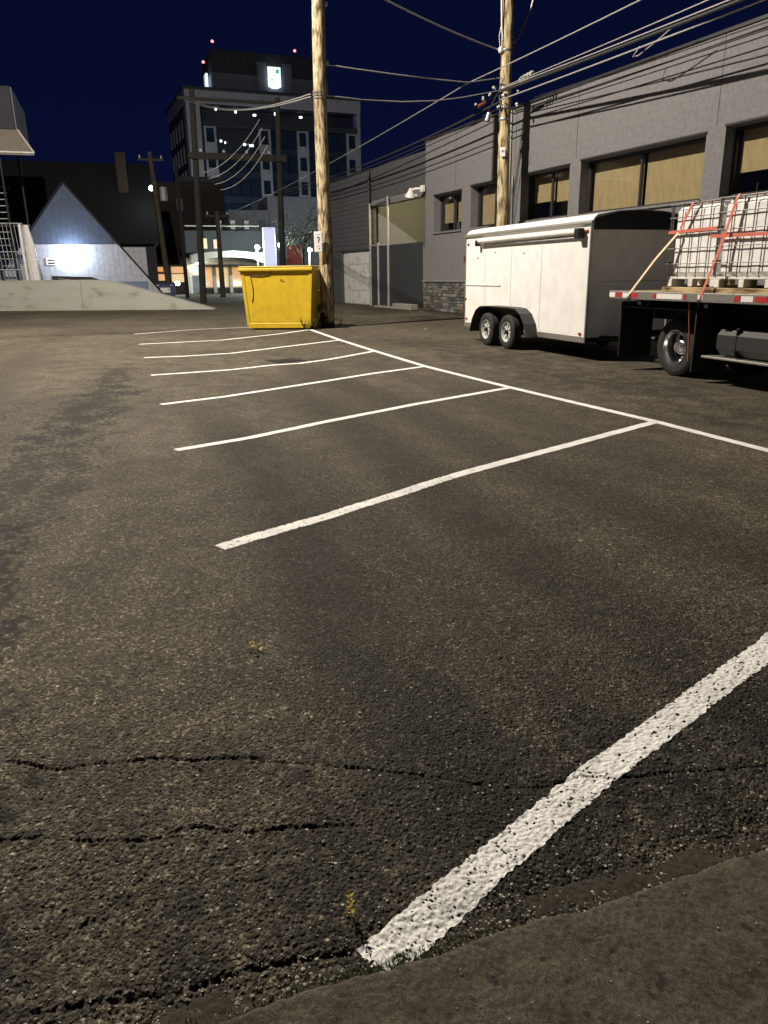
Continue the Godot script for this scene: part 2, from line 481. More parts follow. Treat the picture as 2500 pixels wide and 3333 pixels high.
func asphalt_textures() -> void:
	# stones of differing tone set in bitumen, 1.7 m a tile
	var size := 1024
	var cell := noise(21, 1.0 / 6.0, FastNoiseLite.TYPE_CELLULAR, 1)
	cell.cellular_return_type = FastNoiseLite.RETURN_CELL_VALUE
	var dist := noise(21, 1.0 / 6.0, FastNoiseLite.TYPE_CELLULAR, 1)
	dist.cellular_return_type = FastNoiseLite.RETURN_DISTANCE
	var grit := noise(23, 0.2, FastNoiseLite.TYPE_SIMPLEX_SMOOTH, 4)
	var a := cell.get_image(size, size); a.convert(Image.FORMAT_L8)
	var b := dist.get_image(size, size); b.convert(Image.FORMAT_L8)
	var c := grit.get_seamless_image(size, size); c.convert(Image.FORMAT_L8)
	var da := a.get_data()
	var db := b.get_data()
	var dc := c.get_data()
	var o := PackedByteArray(); o.resize(size * size * 3)
	var hb := PackedByteArray(); hb.resize(size * size)
	for i in size * size:
		var tone := da[i]
		var g := dc[i]
		var near := 255 - db[i]   # high at a stone's middle
		var base := 121 + int((g - 128) * 0.62) + int((tone - 128) * 0.24)
		var r := base + 7
		var gg := base
		var bl := base - 14
		if tone > 236 and near > 120:
			r += 60; gg += 57; bl += 50
		elif tone > 205 and near > 110:
			r += 14; gg += 13; bl += 11
		elif tone < 30:
			r -= 18; gg -= 17; bl -= 14
		o[i * 3] = clampi(r, 8, 255); o[i * 3 + 1] = clampi(gg, 8, 255); o[i * 3 + 2] = clampi(bl, 8, 255)
		hb[i] = clampi(int(near * 0.6) + int(g * 0.4), 0, 255)
	T.asphalt = ImageTexture.create_from_image(Image.create_from_data(size, size, false, Image.FORMAT_RGB8, o))
	T.asphalt_h = ImageTexture.create_from_image(Image.create_from_data(size, size, false, Image.FORMAT_L8, hb))
	# tar, oil, traffic wear, darker patches and painted crack shade over the whole lot, 38 x 50 m
	var w := 2048
	var l1 := noise(31, 0.006, FastNoiseLite.TYPE_SIMPLEX_SMOOTH, 7).get_image(w, w)
	var l2 := noise(32, 0.045, FastNoiseLite.TYPE_SIMPLEX_SMOOTH, 6).get_image(w, w)
	var l3 := noise(33, 0.3, FastNoiseLite.TYPE_SIMPLEX_SMOOTH, 2).get_image(w, w)
	l1.convert(Image.FORMAT_L8); l2.convert(Image.FORMAT_L8); l3.convert(Image.FORMAT_L8)
	var d1 := l1.get_data()
	var d2 := l2.get_data()
	var d3 := l3.get_data()
	var f := PackedFloat32Array(); f.resize(w * w)
	for i in w * w:
		f[i] = 0.78 + (d1[i] - 128) * 0.0010 + (d2[i] - 128) * 0.0011 + (d3[i] - 128) * 0.0009
	# darker speckled patches, ravelled asphalt in the left strip: [x, z, half length x, half length z, skew, strength]
	var blobs := [[-0.75, -7.0, 0.38, 2.2, 0.12, 0.36], [-0.45, -10.2, 0.32, 2.0, 0.15, 0.34], [-0.2, -12.9, 0.28, 1.6, 0.1, 0.3], [-0.78, -3.4, 0.22, 1.6, -0.1, 0.5], [0.1, -11.2, 0.25, 0.3, 0, 0.4],
		[3.0, -14.3, 0.6, 0.4, 0.0, 0.3], [9.5, -26.0, 4.5, 1.4, 0.0, 0.28], [9.0, -33.0, 3.6, 4.0, 0.0, 0.35], [2.2, -1.7, 0.9, 0.3, 0.0, 0.3], [1.0, -1.8, 0.8, 0.35, 0.3, 0.2], [6.6, -12.0, 0.8, 5.0, 0.05, 0.18]]
	for bb in blobs:
		var cx := int((bb[0] + 22.0) / 38.0 * w)
		var cz := int((bb[1] + 48.0) / 50.0 * w)
		var rx := int(bb[2] / 38.0 * w * 2.2) + 3
		var rz := int(bb[3] / 50.0 * w * 2.2) + 3
		for z in range(maxi(0, cz - rz), mini(w, cz + rz)):
			for x in range(maxi(0, cx - rx), mini(w, cx + rx)):
				var px := (x - cx) * 38.0 / w
				var pz := (z - cz) * 50.0 / w
				var qx: float = (px + pz * bb[4]) / bb[2]
				var qz: float = pz / bb[3]
				var k := z * w + x
				var q := qx * qx + qz * qz + (d2[k] - 128) * 0.013 + (d1[k] - 128) * 0.008 + (d3[k] - 128) * 0.016
				f[k] *= 1.0 - bb[5] * clampf(1.3 - q, 0.0, 1.0)
	# tyre-darkened tracks along the lot: [x at z = -2, drift, half width, strength, far z]
	for tr in [[0.92, 0.0, 0.2, 0.40, -10.0], [2.05, -0.02, 0.22, 0.34, -12.0], [1.5, 0.03, 0.12, 0.2, -8.0], [3.2, 0.02, 0.22, 0.26, -15.0], [-1.9, 0.0, 0.25, 0.15, -20.0], [4.2, 0.0, 0.22, 0.12, -16.0]]:
		for z in range(int((tr[4] + 48.0) / 50.0 * w), int((-0.9 + 48.0) / 50.0 * w)):
			var wz := z * 50.0 / w - 48.0
			var cx: float = tr[0] + tr[1] * (wz + 2.0) + sin(wz * 0.9 + tr[0]) * 0.06
			var fade: float = clampf((wz - tr[4]) / 3.0, 0.0, 1.0)
			for x in range(int((cx - 0.8 + 22.0) / 38.0 * w), int((cx + 0.8 + 22.0) / 38.0 * w)):
				var k := z * w + x
				var dx: float = (x * 38.0 / w - 22.0 - cx) / tr[2]
				f[k] *= 1.0 - tr[3] * fade * clampf(exp(-dx * dx * 0.5) * (1.0 + (d2[k] - 128) * 0.009 + (d1[k] - 128) * 0.008 + (d3[k] - 128) * 0.006), 0.0, 1.0)
	# cracks far off, the shade in their grooves painted as dark lines
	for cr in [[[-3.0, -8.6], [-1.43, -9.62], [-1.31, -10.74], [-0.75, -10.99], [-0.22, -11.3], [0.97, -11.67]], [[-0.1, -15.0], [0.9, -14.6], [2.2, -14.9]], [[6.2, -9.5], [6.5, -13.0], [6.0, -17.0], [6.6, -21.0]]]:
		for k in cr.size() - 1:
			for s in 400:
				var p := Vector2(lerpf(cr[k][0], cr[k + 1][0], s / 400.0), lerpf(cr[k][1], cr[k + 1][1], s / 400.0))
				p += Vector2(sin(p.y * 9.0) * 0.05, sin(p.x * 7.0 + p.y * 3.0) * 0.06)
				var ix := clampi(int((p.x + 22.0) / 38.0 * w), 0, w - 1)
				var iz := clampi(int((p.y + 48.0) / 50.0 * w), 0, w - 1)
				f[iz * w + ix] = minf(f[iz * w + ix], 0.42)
	var mo := PackedByteArray(); mo.resize(w * w * 3)
	for i in w * w:
		var s := clampf(f[i], 0.05, 1.0)
		mo[i * 3] = int(s * 255); mo[i * 3 + 1] = int(s * 253); mo[i * 3 + 2] = int(s * 249)
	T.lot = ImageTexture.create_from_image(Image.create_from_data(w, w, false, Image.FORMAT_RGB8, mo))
	var m := StandardMaterial3D.new()
	m.resource_name = "asphalt"
	m.albedo_texture = T.asphalt
	m.albedo_color = Color(1, 0.985, 0.95)
	m.roughness = 0.88
	m.metallic_specular = 0.4
	m.vertex_color_use_as_albedo = true
	m.heightmap_enabled = true
	m.heightmap_texture = T.asphalt_h
	m.heightmap_scale = 0.8
	m.detail_enabled = true
	m.detail_blend_mode = BaseMaterial3D.BLEND_MODE_MUL
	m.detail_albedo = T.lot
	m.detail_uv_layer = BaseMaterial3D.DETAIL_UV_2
	M.asphalt = m
	var p := StandardMaterial3D.new()
	p.resource_name = "line_paint"
	p.albedo_texture = T.mottle
	p.albedo_color = lin(0.80, 0.79, 0.76)
	p.roughness = 0.75
	p.heightmap_enabled = true
	p.heightmap_texture = T.asphalt_h
	p.heightmap_scale = 0.25
	M.line_paint = p

func paint_strip(pts: Array, width: float, lot: Node3D, seed_: int) -> void:
	# painted stripe laid over the asphalt's relief, ragged at its edges, bare where pits were missed
	var path := []
	for i in pts.size() - 1:
		var a := Vector2(pts[i][0], pts[i][1])
		var b := Vector2(pts[i + 1][0], pts[i + 1][1])
		var near: float = minf(a.length(), b.length())
		var st := 0.006 if near < 2.0 else 0.012 if near < 5.5 else 0.05
		var k := maxi(1, int(a.distance_to(b) / st))
		for s in k:
			path.append([a.lerp(b, float(s) / k), st])
	path.append([Vector2(pts[-1][0], pts[-1][1]), 0.05])
	var vs := PackedVector3Array(); var ns := PackedVector3Array(); var us := PackedVector2Array(); var u2 := PackedVector2Array(); var ix := PackedInt32Array()
	var cols := 16
	for i in path.size():
		var p: Vector2 = path[i][0]
		var d: Vector2 = (path[mini(i + 3, path.size() - 1)][0] - path[maxi(i - 3, 0)][0]).normalized()
		var q := Vector2(-d.y, d.x)
		for s in cols + 1:
			var o := (float(s) / cols - 0.5) * width
			if s == 0 or s == cols:
				o += n_edge.get_noise_2d(p.x * 1.1 + s * 7.0, p.y * 1.1 + seed_) * 0.009
			var w := p + q * o
			if i == 0:
				w += d * n_edge.get_noise_2d(w.x * 2.0, w.y * 2.0) * 0.008
			var e := 0.004
			var h := lot_height(w.x, w.y)
			var nn := Vector3.UP
			if p.length() < 5.6:
				nn = Vector3((lot_height(w.x - e, w.y) - lot_height(w.x + e, w.y)) / (2 * e), 1, (lot_height(w.x, w.y - e) - lot_height(w.x, w.y + e)) / (2 * e)).normalized()
			vs.append(Vector3(w.x, h + (0.0022 if p.length() < 5.6 else 0.004), w.y))
			ns.append(nn)
			us.append(w / 1.7); u2.append(Vector2.ZERO)
	for i in path.size() - 1:
		var pp: Vector2 = path[i][0]
		for s in cols:
			var k := i * (cols + 1) + s
			var c := (vs[k] + vs[k + cols + 2]) * 0.5
			if pp.length() < 6.0:
				var worn := n_edge.get_noise_2d(c.x * 6.0 + 30.0, c.z * 6.0) + 0.5 * n_edge.get_noise_2d(c.x * 0.7, c.z * 0.7 + 12.0)
				if worn > 0.42 and n_cell.get_noise_2d(c.x, c.z) > -0.55:
					continue
			ix.append(k); ix.append(k + cols + 2); ix.append(k + 1)
			ix.append(k); ix.append(k + cols + 1); ix.append(k + cols + 2)
	part("parking_line", array_mesh([vs, ns, us, u2, ix]), M.line_paint, lot)

func build_ground() -> void:
	n_cell = noise(41, 1.0 / 0.0135, FastNoiseLite.TYPE_CELLULAR, 1)
	n_cell.cellular_return_type = FastNoiseLite.RETURN_DISTANCE
	n_tone = noise(41, 1.0 / 0.0135, FastNoiseLite.TYPE_CELLULAR, 1)
	n_tone.cellular_return_type = FastNoiseLite.RETURN_CELL_VALUE
	n_mid = noise(42, 1.0 / 0.06, FastNoiseLite.TYPE_SIMPLEX_SMOOTH, 3)
	n_low = noise(43, 1.0 / 0.55, FastNoiseLite.TYPE_SIMPLEX_SMOOTH, 2)
	n_edge = noise(44, 1.0 / 0.05, FastNoiseLite.TYPE_SIMPLEX_SMOOTH, 3)
	for c in [[0.0075, 0.011, [[-0.6, -2.5], [-0.45, -2.42], [-0.36, -2.36], [-0.25, -2.35], [-0.15, -2.32], [-0.05, -2.31], [0.06, -2.25], [0.14, -2.24], [0.26, -2.2], [0.37, -2.13], [0.5, -2.06], [0.62, -2.0]]],
			[0.006, 0.008, [[0.62, -2.0], [0.75, -1.92], [0.89, -1.83], [1.0, -1.77], [1.11, -1.73], [1.24, -1.73], [1.34, -1.69], [1.5, -1.66], [1.64, -1.62], [1.84, -1.58]]], [0.005, 0.006, [[-0.05, -2.31], [-0.02, -2.27], [0.05, -2.23], [0.1, -2.17]]],
			[0.006, 0.009, [[-0.5, -2.06], [-0.38, -2.03], [-0.28, -1.98], [-0.2, -1.95], [-0.07, -1.91], [0.0, -1.925], [0.06, -1.92], [0.14, -1.87], [0.22, -1.84], [0.3, -1.83], [0.38, -1.8], [0.5, -1.77]]], [0.006, 0.006, [[-0.36, -1.58], [-0.28, -1.65], [-0.22, -1.67], [-0.16, -1.72], [-0.08, -1.79], [-0.06, -1.9]]],
			[0.007, 0.008, [[-0.35, -1.44], [-0.2, -1.42], [-0.1, -1.40], [0.0, -1.39], [0.1, -1.393], [0.2, -1.385], [0.36, -1.36]]]]:
		var pts := []
		var lo := Vector2(9, 9)
		var hi := Vector2(-9, -9)
		for p in c[2]:
			var q := Vector2(p[0], p[1])
			pts.append(q); lo = lo.min(q); hi = hi.max(q)
		cracks.append({"w": c[0], "depth": c[1], "pts": pts, "lo": lo - Vector2(0.06, 0.06), "hi": hi + Vector2(0.06, 0.06)})
	asphalt_textures()
	var land := ground_node("ground")
	part("far_asphalt", MB.new().box(V(0, -0.08, -140), V(700, 0.08, 500)), mat("street_asphalt", lin(0.39, 0.39, 0.39), 0.88, 0, T.asphalt, Vector3.ONE / 1.7), land)
	var lot := ground_node("parking_lot")
	var a := [PackedVector3Array(), PackedVector3Array(), PackedVector2Array(), PackedVector2Array(), PackedInt32Array(), PackedColorArray()]
	ground_patch(-0.78, 2.76, -2.76, -0.84, 0.0045, true, a)
	ground_patch(-1.36, 5.2, -5.6, -2.76, 0.0075, true, a)
	for r in [[-22, -0.78, -2.76, -0.84], [2.76, 16, -2.76, -0.84], [-22, -1.36, -5.6, -2.76], [5.2, 16, -5.6, -2.76], [-22, 16, -48, -5.6], [-22, 16, -0.84, 2.0]]:
		ground_patch(r[0], r[1], r[2], r[3], 1.0, false, a)
	part("asphalt", array_mesh(a), M.asphalt, lot)
	var stripes := [[[0.40, -1.31], [1.28, -1.72], [2.47, -2.21], [5.28, -3.5]], [[0.42, -4.32], [1.15, -4.66], [2.49, -5.37], [5.25, -6.56]], [[0.37, -7.13], [1.11, -7.43], [2.01, -7.95], [3.37, -8.66], [5.03, -9.41]],
		[[0.39, -9.92], [1.19, -10.22], [2.84, -11.15], [3.75, -11.70], [4.89, -12.25]], [[0.40, -13.06], [1.73, -13.25], [2.54, -13.63], [3.03, -13.68], [3.73, -14.12], [4.95, -15.2]],
		[[0.39, -16.06], [1.19, -16.0], [2.14, -16.15], [2.81, -16.64], [5.04, -18.22]], [[0.39, -19.40], [2.40, -19.66], [4.08, -20.95], [5.25, -22.2]], [[0.37, -23.00], [2.14, -24.08], [3.92, -24.21]],
		[[5.30, -22.27], [5.09, -18.22], [5.00, -15.31], [4.94, -12.25], [5.08, -9.41], [5.30, -6.56], [5.33, -5.03], [5.34, -3.4]]]
	for i in stripes.size():
		paint_strip(stripes[i], 0.114, lot, i * 13)
	# concrete pavement at the lot's near end, its edge chipped
	var pave := ground_node("pavement")
	var b := [PackedVector3Array(), PackedVector3Array(), PackedVector2Array(), PackedVector2Array(), PackedInt32Array(), PackedColorArray()]
	var nx := 760
	var nz := 120
	for j in nz + 1:
		for i in nx + 1:
			var x := lerpf(-0.7, 3.0, float(i) / nx)
			var edge := -1.288 + n_edge.get_noise_2d(x * 0.8, 3.0) * 0.004 + n_edge.get_noise_2d(x * 3.0, 9.0) * 0.003 + n_low.get_noise_2d(x * 1.7, 5.0) * 0.012
			var z := lerpf(edge, -0.75, pow(float(j) / nz, 1.25))
			var inn := z - edge
			var y := 0.012 - 0.03 * exp(-inn / 0.006) - (n_cell.get_noise_2d(x * 0.8, z * 0.8 + 7.0) + 0.6) * 0.0032 + n_edge.get_noise_2d(x * 2.0, z * 2.0) * 0.0016 + n_edge.get_noise_2d(x * 0.5, z * 0.5) * 0.002 + n_low.get_noise_2d(x * 1.5, z * 1.5) * 0.004
			b[0].append(V(x, y, z)); b[2].append(Vector2(x, z)); b[3].append(Vector2.ZERO)
			# dirt worked into the concrete, dark stains and pale grains
			var st := 0.68 + 0.22 * n_low.get_noise_2d(x * 2.2, z * 2.2) + 0.28 * n_edge.get_noise_2d(x * 0.8, z * 0.8) + 0.16 * n_tone.get_noise_2d(x * 1.4, z * 1.4)
			if n_edge.get_noise_2d(x * 0.6 + 3.0, z * 0.6) > 0.52:
				st = 0.22
			st = clampf(st, 0.2, 1.0)
			b[5].append(Color(st, st * 0.98, st * 0.94))
	for j in nz + 1:
		for i in nx + 1:
			var e1: Vector3 = b[0][j * (nx + 1) + mini(i + 1, nx)] - b[0][j * (nx + 1) + maxi(i - 1, 0)]
			var e2: Vector3 = b[0][mini(j + 1, nz) * (nx + 1) + i] - b[0][maxi(j - 1, 0) * (nx + 1) + i]
			b[1].append(e2.cross(e1).normalized())
	for j in nz:
		for i in nx:
			var k := j * (nx + 1) + i
			b[4].append(k); b[4].append(k + 1); b[4].append(k + nx + 2)
			b[4].append(k); b[4].append(k + nx + 2); b[4].append(k + nx + 1)
	var worn_mat: StandardMaterial3D = M.pavement_concrete.duplicate()
	worn_mat.resource_name = "pavement_worn"
	worn_mat.vertex_color_use_as_albedo = true
	part("concrete_slab", array_mesh(b), worn_mat, pave)
	part("concrete_slab", MB.new().box(V(0, -0.045, 1.2), V(60, 0.1, 3.92)), M.pavement_concrete, pave)
	# soil caught in the joint between asphalt and pavement
	var s := [PackedVector3Array(), PackedVector3Array(), PackedVector2Array(), PackedVector2Array(), PackedInt32Array()]
	nx = 520
	nz = 24
	for j in nz + 1:
		for i in nx + 1:
			var x := lerpf(-0.7, 3.0, float(i) / nx)
			var z := lerpf(-1.40, -1.275, float(j) / nz)
			var y := -0.0135 + n_edge.get_noise_2d(x * 1.6, z * 1.6 + 5.0) * 0.004 + n_low.get_noise_2d(x * 3.0, z * 3.0) * 0.006 - 0.012 * smoothstep(-1.365, -1.40, z)
			s[0].append(V(x, y, z)); s[2].append(Vector2(x, z)); s[3].append(Vector2.ZERO)
	for j in nz + 1:
		for i in nx + 1:
			var e1: Vector3 = s[0][j * (nx + 1) + mini(i + 1, nx)] - s[0][j * (nx + 1) + maxi(i - 1, 0)]
			var e2: Vector3 = s[0][mini(j + 1, nz) * (nx + 1) + i] - s[0][maxi(j - 1, 0) * (nx + 1) + i]
			s[1].append(e2.cross(e1).normalized())
	for j in nz:
		for i in nx:
			var k := j * (nx + 1) + i
			s[4].append(k); s[4].append(k + 1); s[4].append(k + nx + 2)
			s[4].append(k); s[4].append(k + nx + 2); s[4].append(k + nx + 1)
	var soil := part("soil", array_mesh(s), M.soil, self)
	soil.set_meta("kind", "stuff"); tag(soil, "dark soil caught along the pavement edge", "soil")
	# loose chippings
	var ring := []
	var peb := MB.new()
	for q in 6:
		var an := TAU * q / 6.0
		ring.append(V(cos(an) * rng.randf_range(0.75, 1.1), rng.randf_range(-0.1, 0.15), sin(an) * rng.randf_range(0.6, 1.0)))
	var top := V(0.12, 0.55, -0.15)
	for q in 6:
		peb.out_tri(ring[q], ring[(q + 1) % 6], top, ring[q] + top)
		peb.out_tri(ring[q], ring[(q + 1) % 6], V(0, -0.5, 0), ring[q] - top)
	var mm := MultiMesh.new()
	mm.transform_format = MultiMesh.TRANSFORM_3D
	mm.use_colors = true
	mm.mesh = peb.mesh()
	mm.instance_count = 5600
	for i in 5600:
		var z := -1.28 - pow(rng.randf(), 1.8) * 1.6
		var x := rng.randf_range(-0.7, 2.7)
		if i % 5 == 0:
			z = rng.randf_range(-1.42, -1.27)
		var r := rng.randf_range(0.0014, 0.0034) if i % 9 else rng.randf_range(0.004, 0.0065)
		var py := lot_height(x, z)
		if i >= 5200:   # grit on the pavement
			z = rng.randf_range(-1.27, -0.8)
			r = rng.randf_range(0.001, 0.003)
			py = 0.0125
		mm.set_instance_transform(i, Transform3D(Basis(Vector3.UP, rng.randf() * TAU).scaled(V(r, r * rng.randf_range(0.5, 0.9), r)), V(x, py + r * 0.35, z)))
		var t := rng.randf_range(0.12, 0.5) if i < 5200 else rng.randf_range(0.03, 0.4)
		mm.set_instance_color(i, Color(t, t * 0.9, t * 0.72))
	var mi := MultiMeshInstance3D.new()
	mi.name = "loose_gravel"
	mi.multimesh = mm
	mi.material_override = mat("pebble", Color(1, 1, 1), 0.85)
	M.pebble.vertex_color_use_as_albedo = true
	add_child(mi, true)
	mi.set_meta("kind", "stuff"); tag(mi, "pale loose chippings strewn over the near asphalt", "gravel")

# ------------------------------------------------------------------ the grey building beside the alley
func holed_wall(s0: float, s1: float, y0: float, y1: float, holes: Array, depth: float) -> MB:
	# front face at z = 0 with rectangular openings [s0, s1, y0, y1] whose reveals run back to z = -depth
	var xs := [s0, s1]
	var ys := [y0, y1]
	for h in holes:
		for k in [0, 1]:
			if not xs.has(h[k]): xs.append(h[k])
			if not ys.has(h[k + 2]): ys.append(h[k + 2])
	xs.sort(); ys.sort()
	var m := MB.new()
	for i in xs.size() - 1:
		for j in ys.size() - 1:
			var cx: float = (xs[i] + xs[i + 1]) / 2
			var cy: float = (ys[j] + ys[j + 1]) / 2
			var open := false
			for h in holes:
				if cx > h[0] and cx < h[1] and cy > h[2] and cy < h[3]: open = true
			if not open:
				m.out_quad(V(xs[i], ys[j], 0), V(xs[i + 1], ys[j], 0), V(xs[i + 1], ys[j + 1], 0), V(xs[i], ys[j + 1], 0), Vector3.BACK)
	for h in holes:
		m.out_quad(V(h[0], h[2], 0), V(h[0], h[3], 0), V(h[0], h[3], -depth), V(h[0], h[2], -depth), Vector3.RIGHT)
		m.out_quad(V(h[1], h[2], 0), V(h[1], h[3], 0), V(h[1], h[3], -depth), V(h[1], h[2], -depth), Vector3.LEFT)
		m.out_quad(V(h[0], h[3], 0), V(h[1], h[3], 0), V(h[1], h[3], -depth), V(h[0], h[3], -depth), Vector3.DOWN)
		m.out_quad(V(h[0], h[2], 0), V(h[1], h[2], 0), V(h[1], h[2], -depth), V(h[0], h[2], -depth), Vector3.UP)
	m.out_quad(V(s0, y1, 0), V(s1, y1, 0), V(s1, y1, -depth), V(s0, y1, -depth), Vector3.UP)
	m.out_quad(V(s0, y0, 0), V(s0, y1, 0), V(s0, y1, -depth), V(s0, y0, -depth), Vector3.LEFT)
	m.out_quad(V(s1, y0, 0), V(s1, y1, 0), V(s1, y1, -depth), V(s1, y0, -depth), Vector3.RIGHT)
	return m

func box_at(x0: float, x1: float, y0: float, y1: float, z0: float, z1: float, bev := 0.0) -> MB:
	return MB.new().box(V((x0 + x1) / 2, (y0 + y1) / 2, (z0 + z1) / 2), V(absf(x1 - x0), absf(y1 - y0), absf(z1 - z0)), bev)

func facade_frame() -> Transform3D:
	var u := V(0.075, 0, 1).normalized()
	return Transform3D(Basis(u, Vector3.UP, u.cross(Vector3.UP)), V(12.78, 0, -28))

func build_grey_building() -> void:
	var b := thing("commercial_building", "long low grey rendered building with blinds in its high windows", "building", facade_frame())
	var wins := [[-2.42, -0.1, 3.12, 4.5], [0.6, 3.1, 3.12, 4.56], [3.98, 6.57, 3.15, 4.56], [7.1, 11.87, 3.15, 4.6], [12.45, 17.2, 3.15, 4.66], [17.8, 22.6, 3.15, 4.66]]
	part("wall", holed_wall(-3.2, 32.0, 0.02, 6.62, wins, 0.42), M.plaster, b)
	part("coping", box_at(-3.26, 32.0, 6.622, 6.7, -0.46, 0.05, 0.012), M.coping, b)
	part("roof_core", box_at(-3.16, 31.9, 0.0, 6.4, -14.0, -1.6), M.interior, b)
	part("roof_slab", box_at(-3.16, 31.9, 6.4, 6.5, -14.0, -0.43), M.coping, b)
	part("corner_return", box_at(-3.19, -2.9, 0.03, 6.6, -3.2, -0.43), M.plaster, b)
	for x in [-0.6, 3.55, 6.84, 12.16, 17.5]:
		part("control_joint", box_at(x - 0.008, x + 0.008, 4.72, 6.6, 0.0012, 0.004), M.trim_dark, b)
	for q in [[3.3, 0.4, 6.6], [3.5, 1.3, 4.6]]:
		part("wall_conduit", MB.new().tube([V(q[0], q[1], 0.05), V(q[0], q[2], 0.05)], 0.03, 8), M.post_grey, b)
	# windows: recessed frame, mullion, two panes, blinds behind
	var drops := [0.78, 0.97, 0.62, 1.0, 0.66, 0.9]
	for i in wins.size():
		var w: Array = wins[i]
		var f := MB.new()
		var zf := -0.34
		var t := 0.07
		f.box(V((w[0] + w[1]) / 2, w[3] - t / 2 - 0.001, zf), V(w[1] - w[0] - 0.004, t, 0.08), 0.008)
		f.box(V((w[0] + w[1]) / 2, w[2] + t / 2 + 0.001, zf), V(w[1] - w[0] - 0.004, t, 0.08), 0.008)
		f.box(V(w[0] + t / 2 + 0.002, (w[2] + w[3]) / 2, zf), V(t, w[3] - w[2] - 2 * t - 0.004, 0.08), 0.008)
		f.box(V(w[1] - t / 2 - 0.002, (w[2] + w[3]) / 2, zf), V(t, w[3] - w[2] - 2 * t - 0.004, 0.08), 0.008)
		var wn := part("window", f, M.trim_dark, b)
		var mid: float = lerpf(w[0], w[1], 0.5 if i != 3 else 0.47)
		part("mullion", MB.new().box(V(mid, (w[2] + w[3]) / 2, zf), V(0.075, w[3] - w[2] - 2 * t - 0.006, 0.085), 0.008), M.trim_dark, wn)
		for side in [[w[0] + t, mid - 0.04], [mid + 0.04, w[1] - t]]:
			part("pane", box_at(side[0], side[1], w[2] + t, w[3] - t, zf - 0.004, zf + 0.004), M.glass, wn)
			var drop: float = drops[i]
			if i == 2 and side[0] > mid: drop = 0.66
			part("blind", box_at(side[0] + 0.02, side[1] - 0.02, w[3] - t - (w[3] - w[2] - 2 * t) * drop, w[3] - t, zf - 0.15, zf - 0.13), M.blind, wn)
		part("sill", box_at(w[0] - 0.03, w[1] + 0.03, w[2] - 0.07, w[2] - 0.003, -0.29, 0.06, 0.01), M.plaster, wn)
		part("lintel_strip", box_at(w[0] - 0.02, w[1] + 0.02, w[3] + 0.004, w[3] + 0.055, 0.002, 0.035, 0.006), M.trim_dark, wn)
		part("room_floor", box_at(w[0] - 0.3, w[1] + 0.3, w[2] - 0.2, w[2] - 0.1, -1.55, -0.43), M.interior, b)
	# ledge and stone veneer along the foot of the wall
	part("ledge", box_at(-3.25, 32.0, 1.17, 1.27, 0.002, 0.13, 0.02), M.plaster, b)
	var veneer := part("stone_base", box_at(-3.23, 32.0, 0.0, 1.165, 0.002, 0.06), M.mortar, b)
	var shapes := []
	for k in 8:
		var q := MB.new()
		var pts := []
		for c in [[-1, -1], [1, -1], [1, 1], [-1, 1]]:
			pts.append(V(c[0] * rng.randf_range(0.40, 0.49), c[1] * rng.randf_range(0.38, 0.49), 0))
		var tp := []
		for p in pts:
			tp.append(V(p.x * rng.randf_range(0.78, 0.93), p.y * rng.randf_range(0.72, 0.9), rng.randf_range(0.55, 1.0)))
		for c in 4:
			q.out_quad(pts[c], pts[(c + 1) % 4], tp[(c + 1) % 4], tp[c], pts[c] + pts[(c + 1) % 4])
		q.out_tri(tp[0], tp[1], tp[2], Vector3.BACK)
		q.out_tri(tp[0], tp[2], tp[3], Vector3.BACK)
		shapes.append(q.mesh())
	var y := 0.02
	while y < 1.12:
		var hgt := minf(rng.randf_range(0.07, 0.14), 1.16 - y)
		var x := -3.22 + rng.randf_range(0.0, 0.05)
		while x < 1.4:
			var wd := rng.randf_range(0.13, 0.36)
			var st: Material = [M.stone_a, M.stone_b, M.stone_a, M.stone_b, M.stone_c][rng.randi() % 5]
			part("stone", shapes[rng.randi() % 8], st, veneer, Transform3D(Basis.IDENTITY.scaled(V(wd, hgt, rng.randf_range(0.02, 0.06))), V(x + wd / 2, y + hgt / 2, 0.058)))
			x += wd
		y += hgt
	# open yard set back into the building, closed off with a screened fence
	part("yard_lintel", box_at(-9.2, -3.21, 4.9, 6.3, -0.4, -0.02, 0.01), M.siding, b)
	part("yard_lintel_edge", box_at(-9.2, -3.21, 4.6, 4.898, -0.35, -0.04, 0.01), M.plaster, b)
	part("yard_back_wall", box_at(-9.4, -2.9, 0.0, 6.0, -3.4, -3.2), M.recess_wall, b)
	part("yard_side_wall", box_at(-9.5, -9.22, 0.0, 6.0, -3.2, -0.42), M.plaster, b)
	part("yard_ceiling", box_at(-9.4, -3.2, 5.2, 5.3, -3.2, -0.41), M.recess_wall, b)
	var dr := part("yard_door", box_at(-8.75, -6.3, 0.02, 4.45, -3.198, -3.15, 0.01), M.recess_wall, b)
	part("door_frame", box_at(-8.85, -8.77, 0.02, 4.52, -3.198, -3.1), M.trim_dark, dr)
	part("door_frame", box_at(-8.77, -6.3, 4.46, 4.53, -3.198, -3.1), M.trim_dark, dr)
	part("gas_pipe", MB.new().tube([V(-7.6, 0.1, -2.9), V(-7.6, 4.0, -2.9), V(-7.52, 4.08, -2.9), V(-4.0, 4.08, -2.9)], 0.06, 10), M.yellow_pipe, b)
	var fx := part("yard_lamp", MB.new().box(V(-5.4, 5.12, -1.5), V(0.3, 0.1, 0.3), 0.02), glow("yard_glow", Color(1.0, 0.95, 0.5), 2.0), b)
	omni(fx, V(-5.4, 5.0, -1.5), Color(1.0, 0.96, 0.72), 10.0, 0.06)
	# lap-sided part with a white roller door
	var sd := part("siding_wall", holed_wall(-15.1, -9.22, 0.02, 6.25, [[-13.55, -9.42, 0.021, 2.68]], 0.3), M.siding, b)
	var yy := 2.75
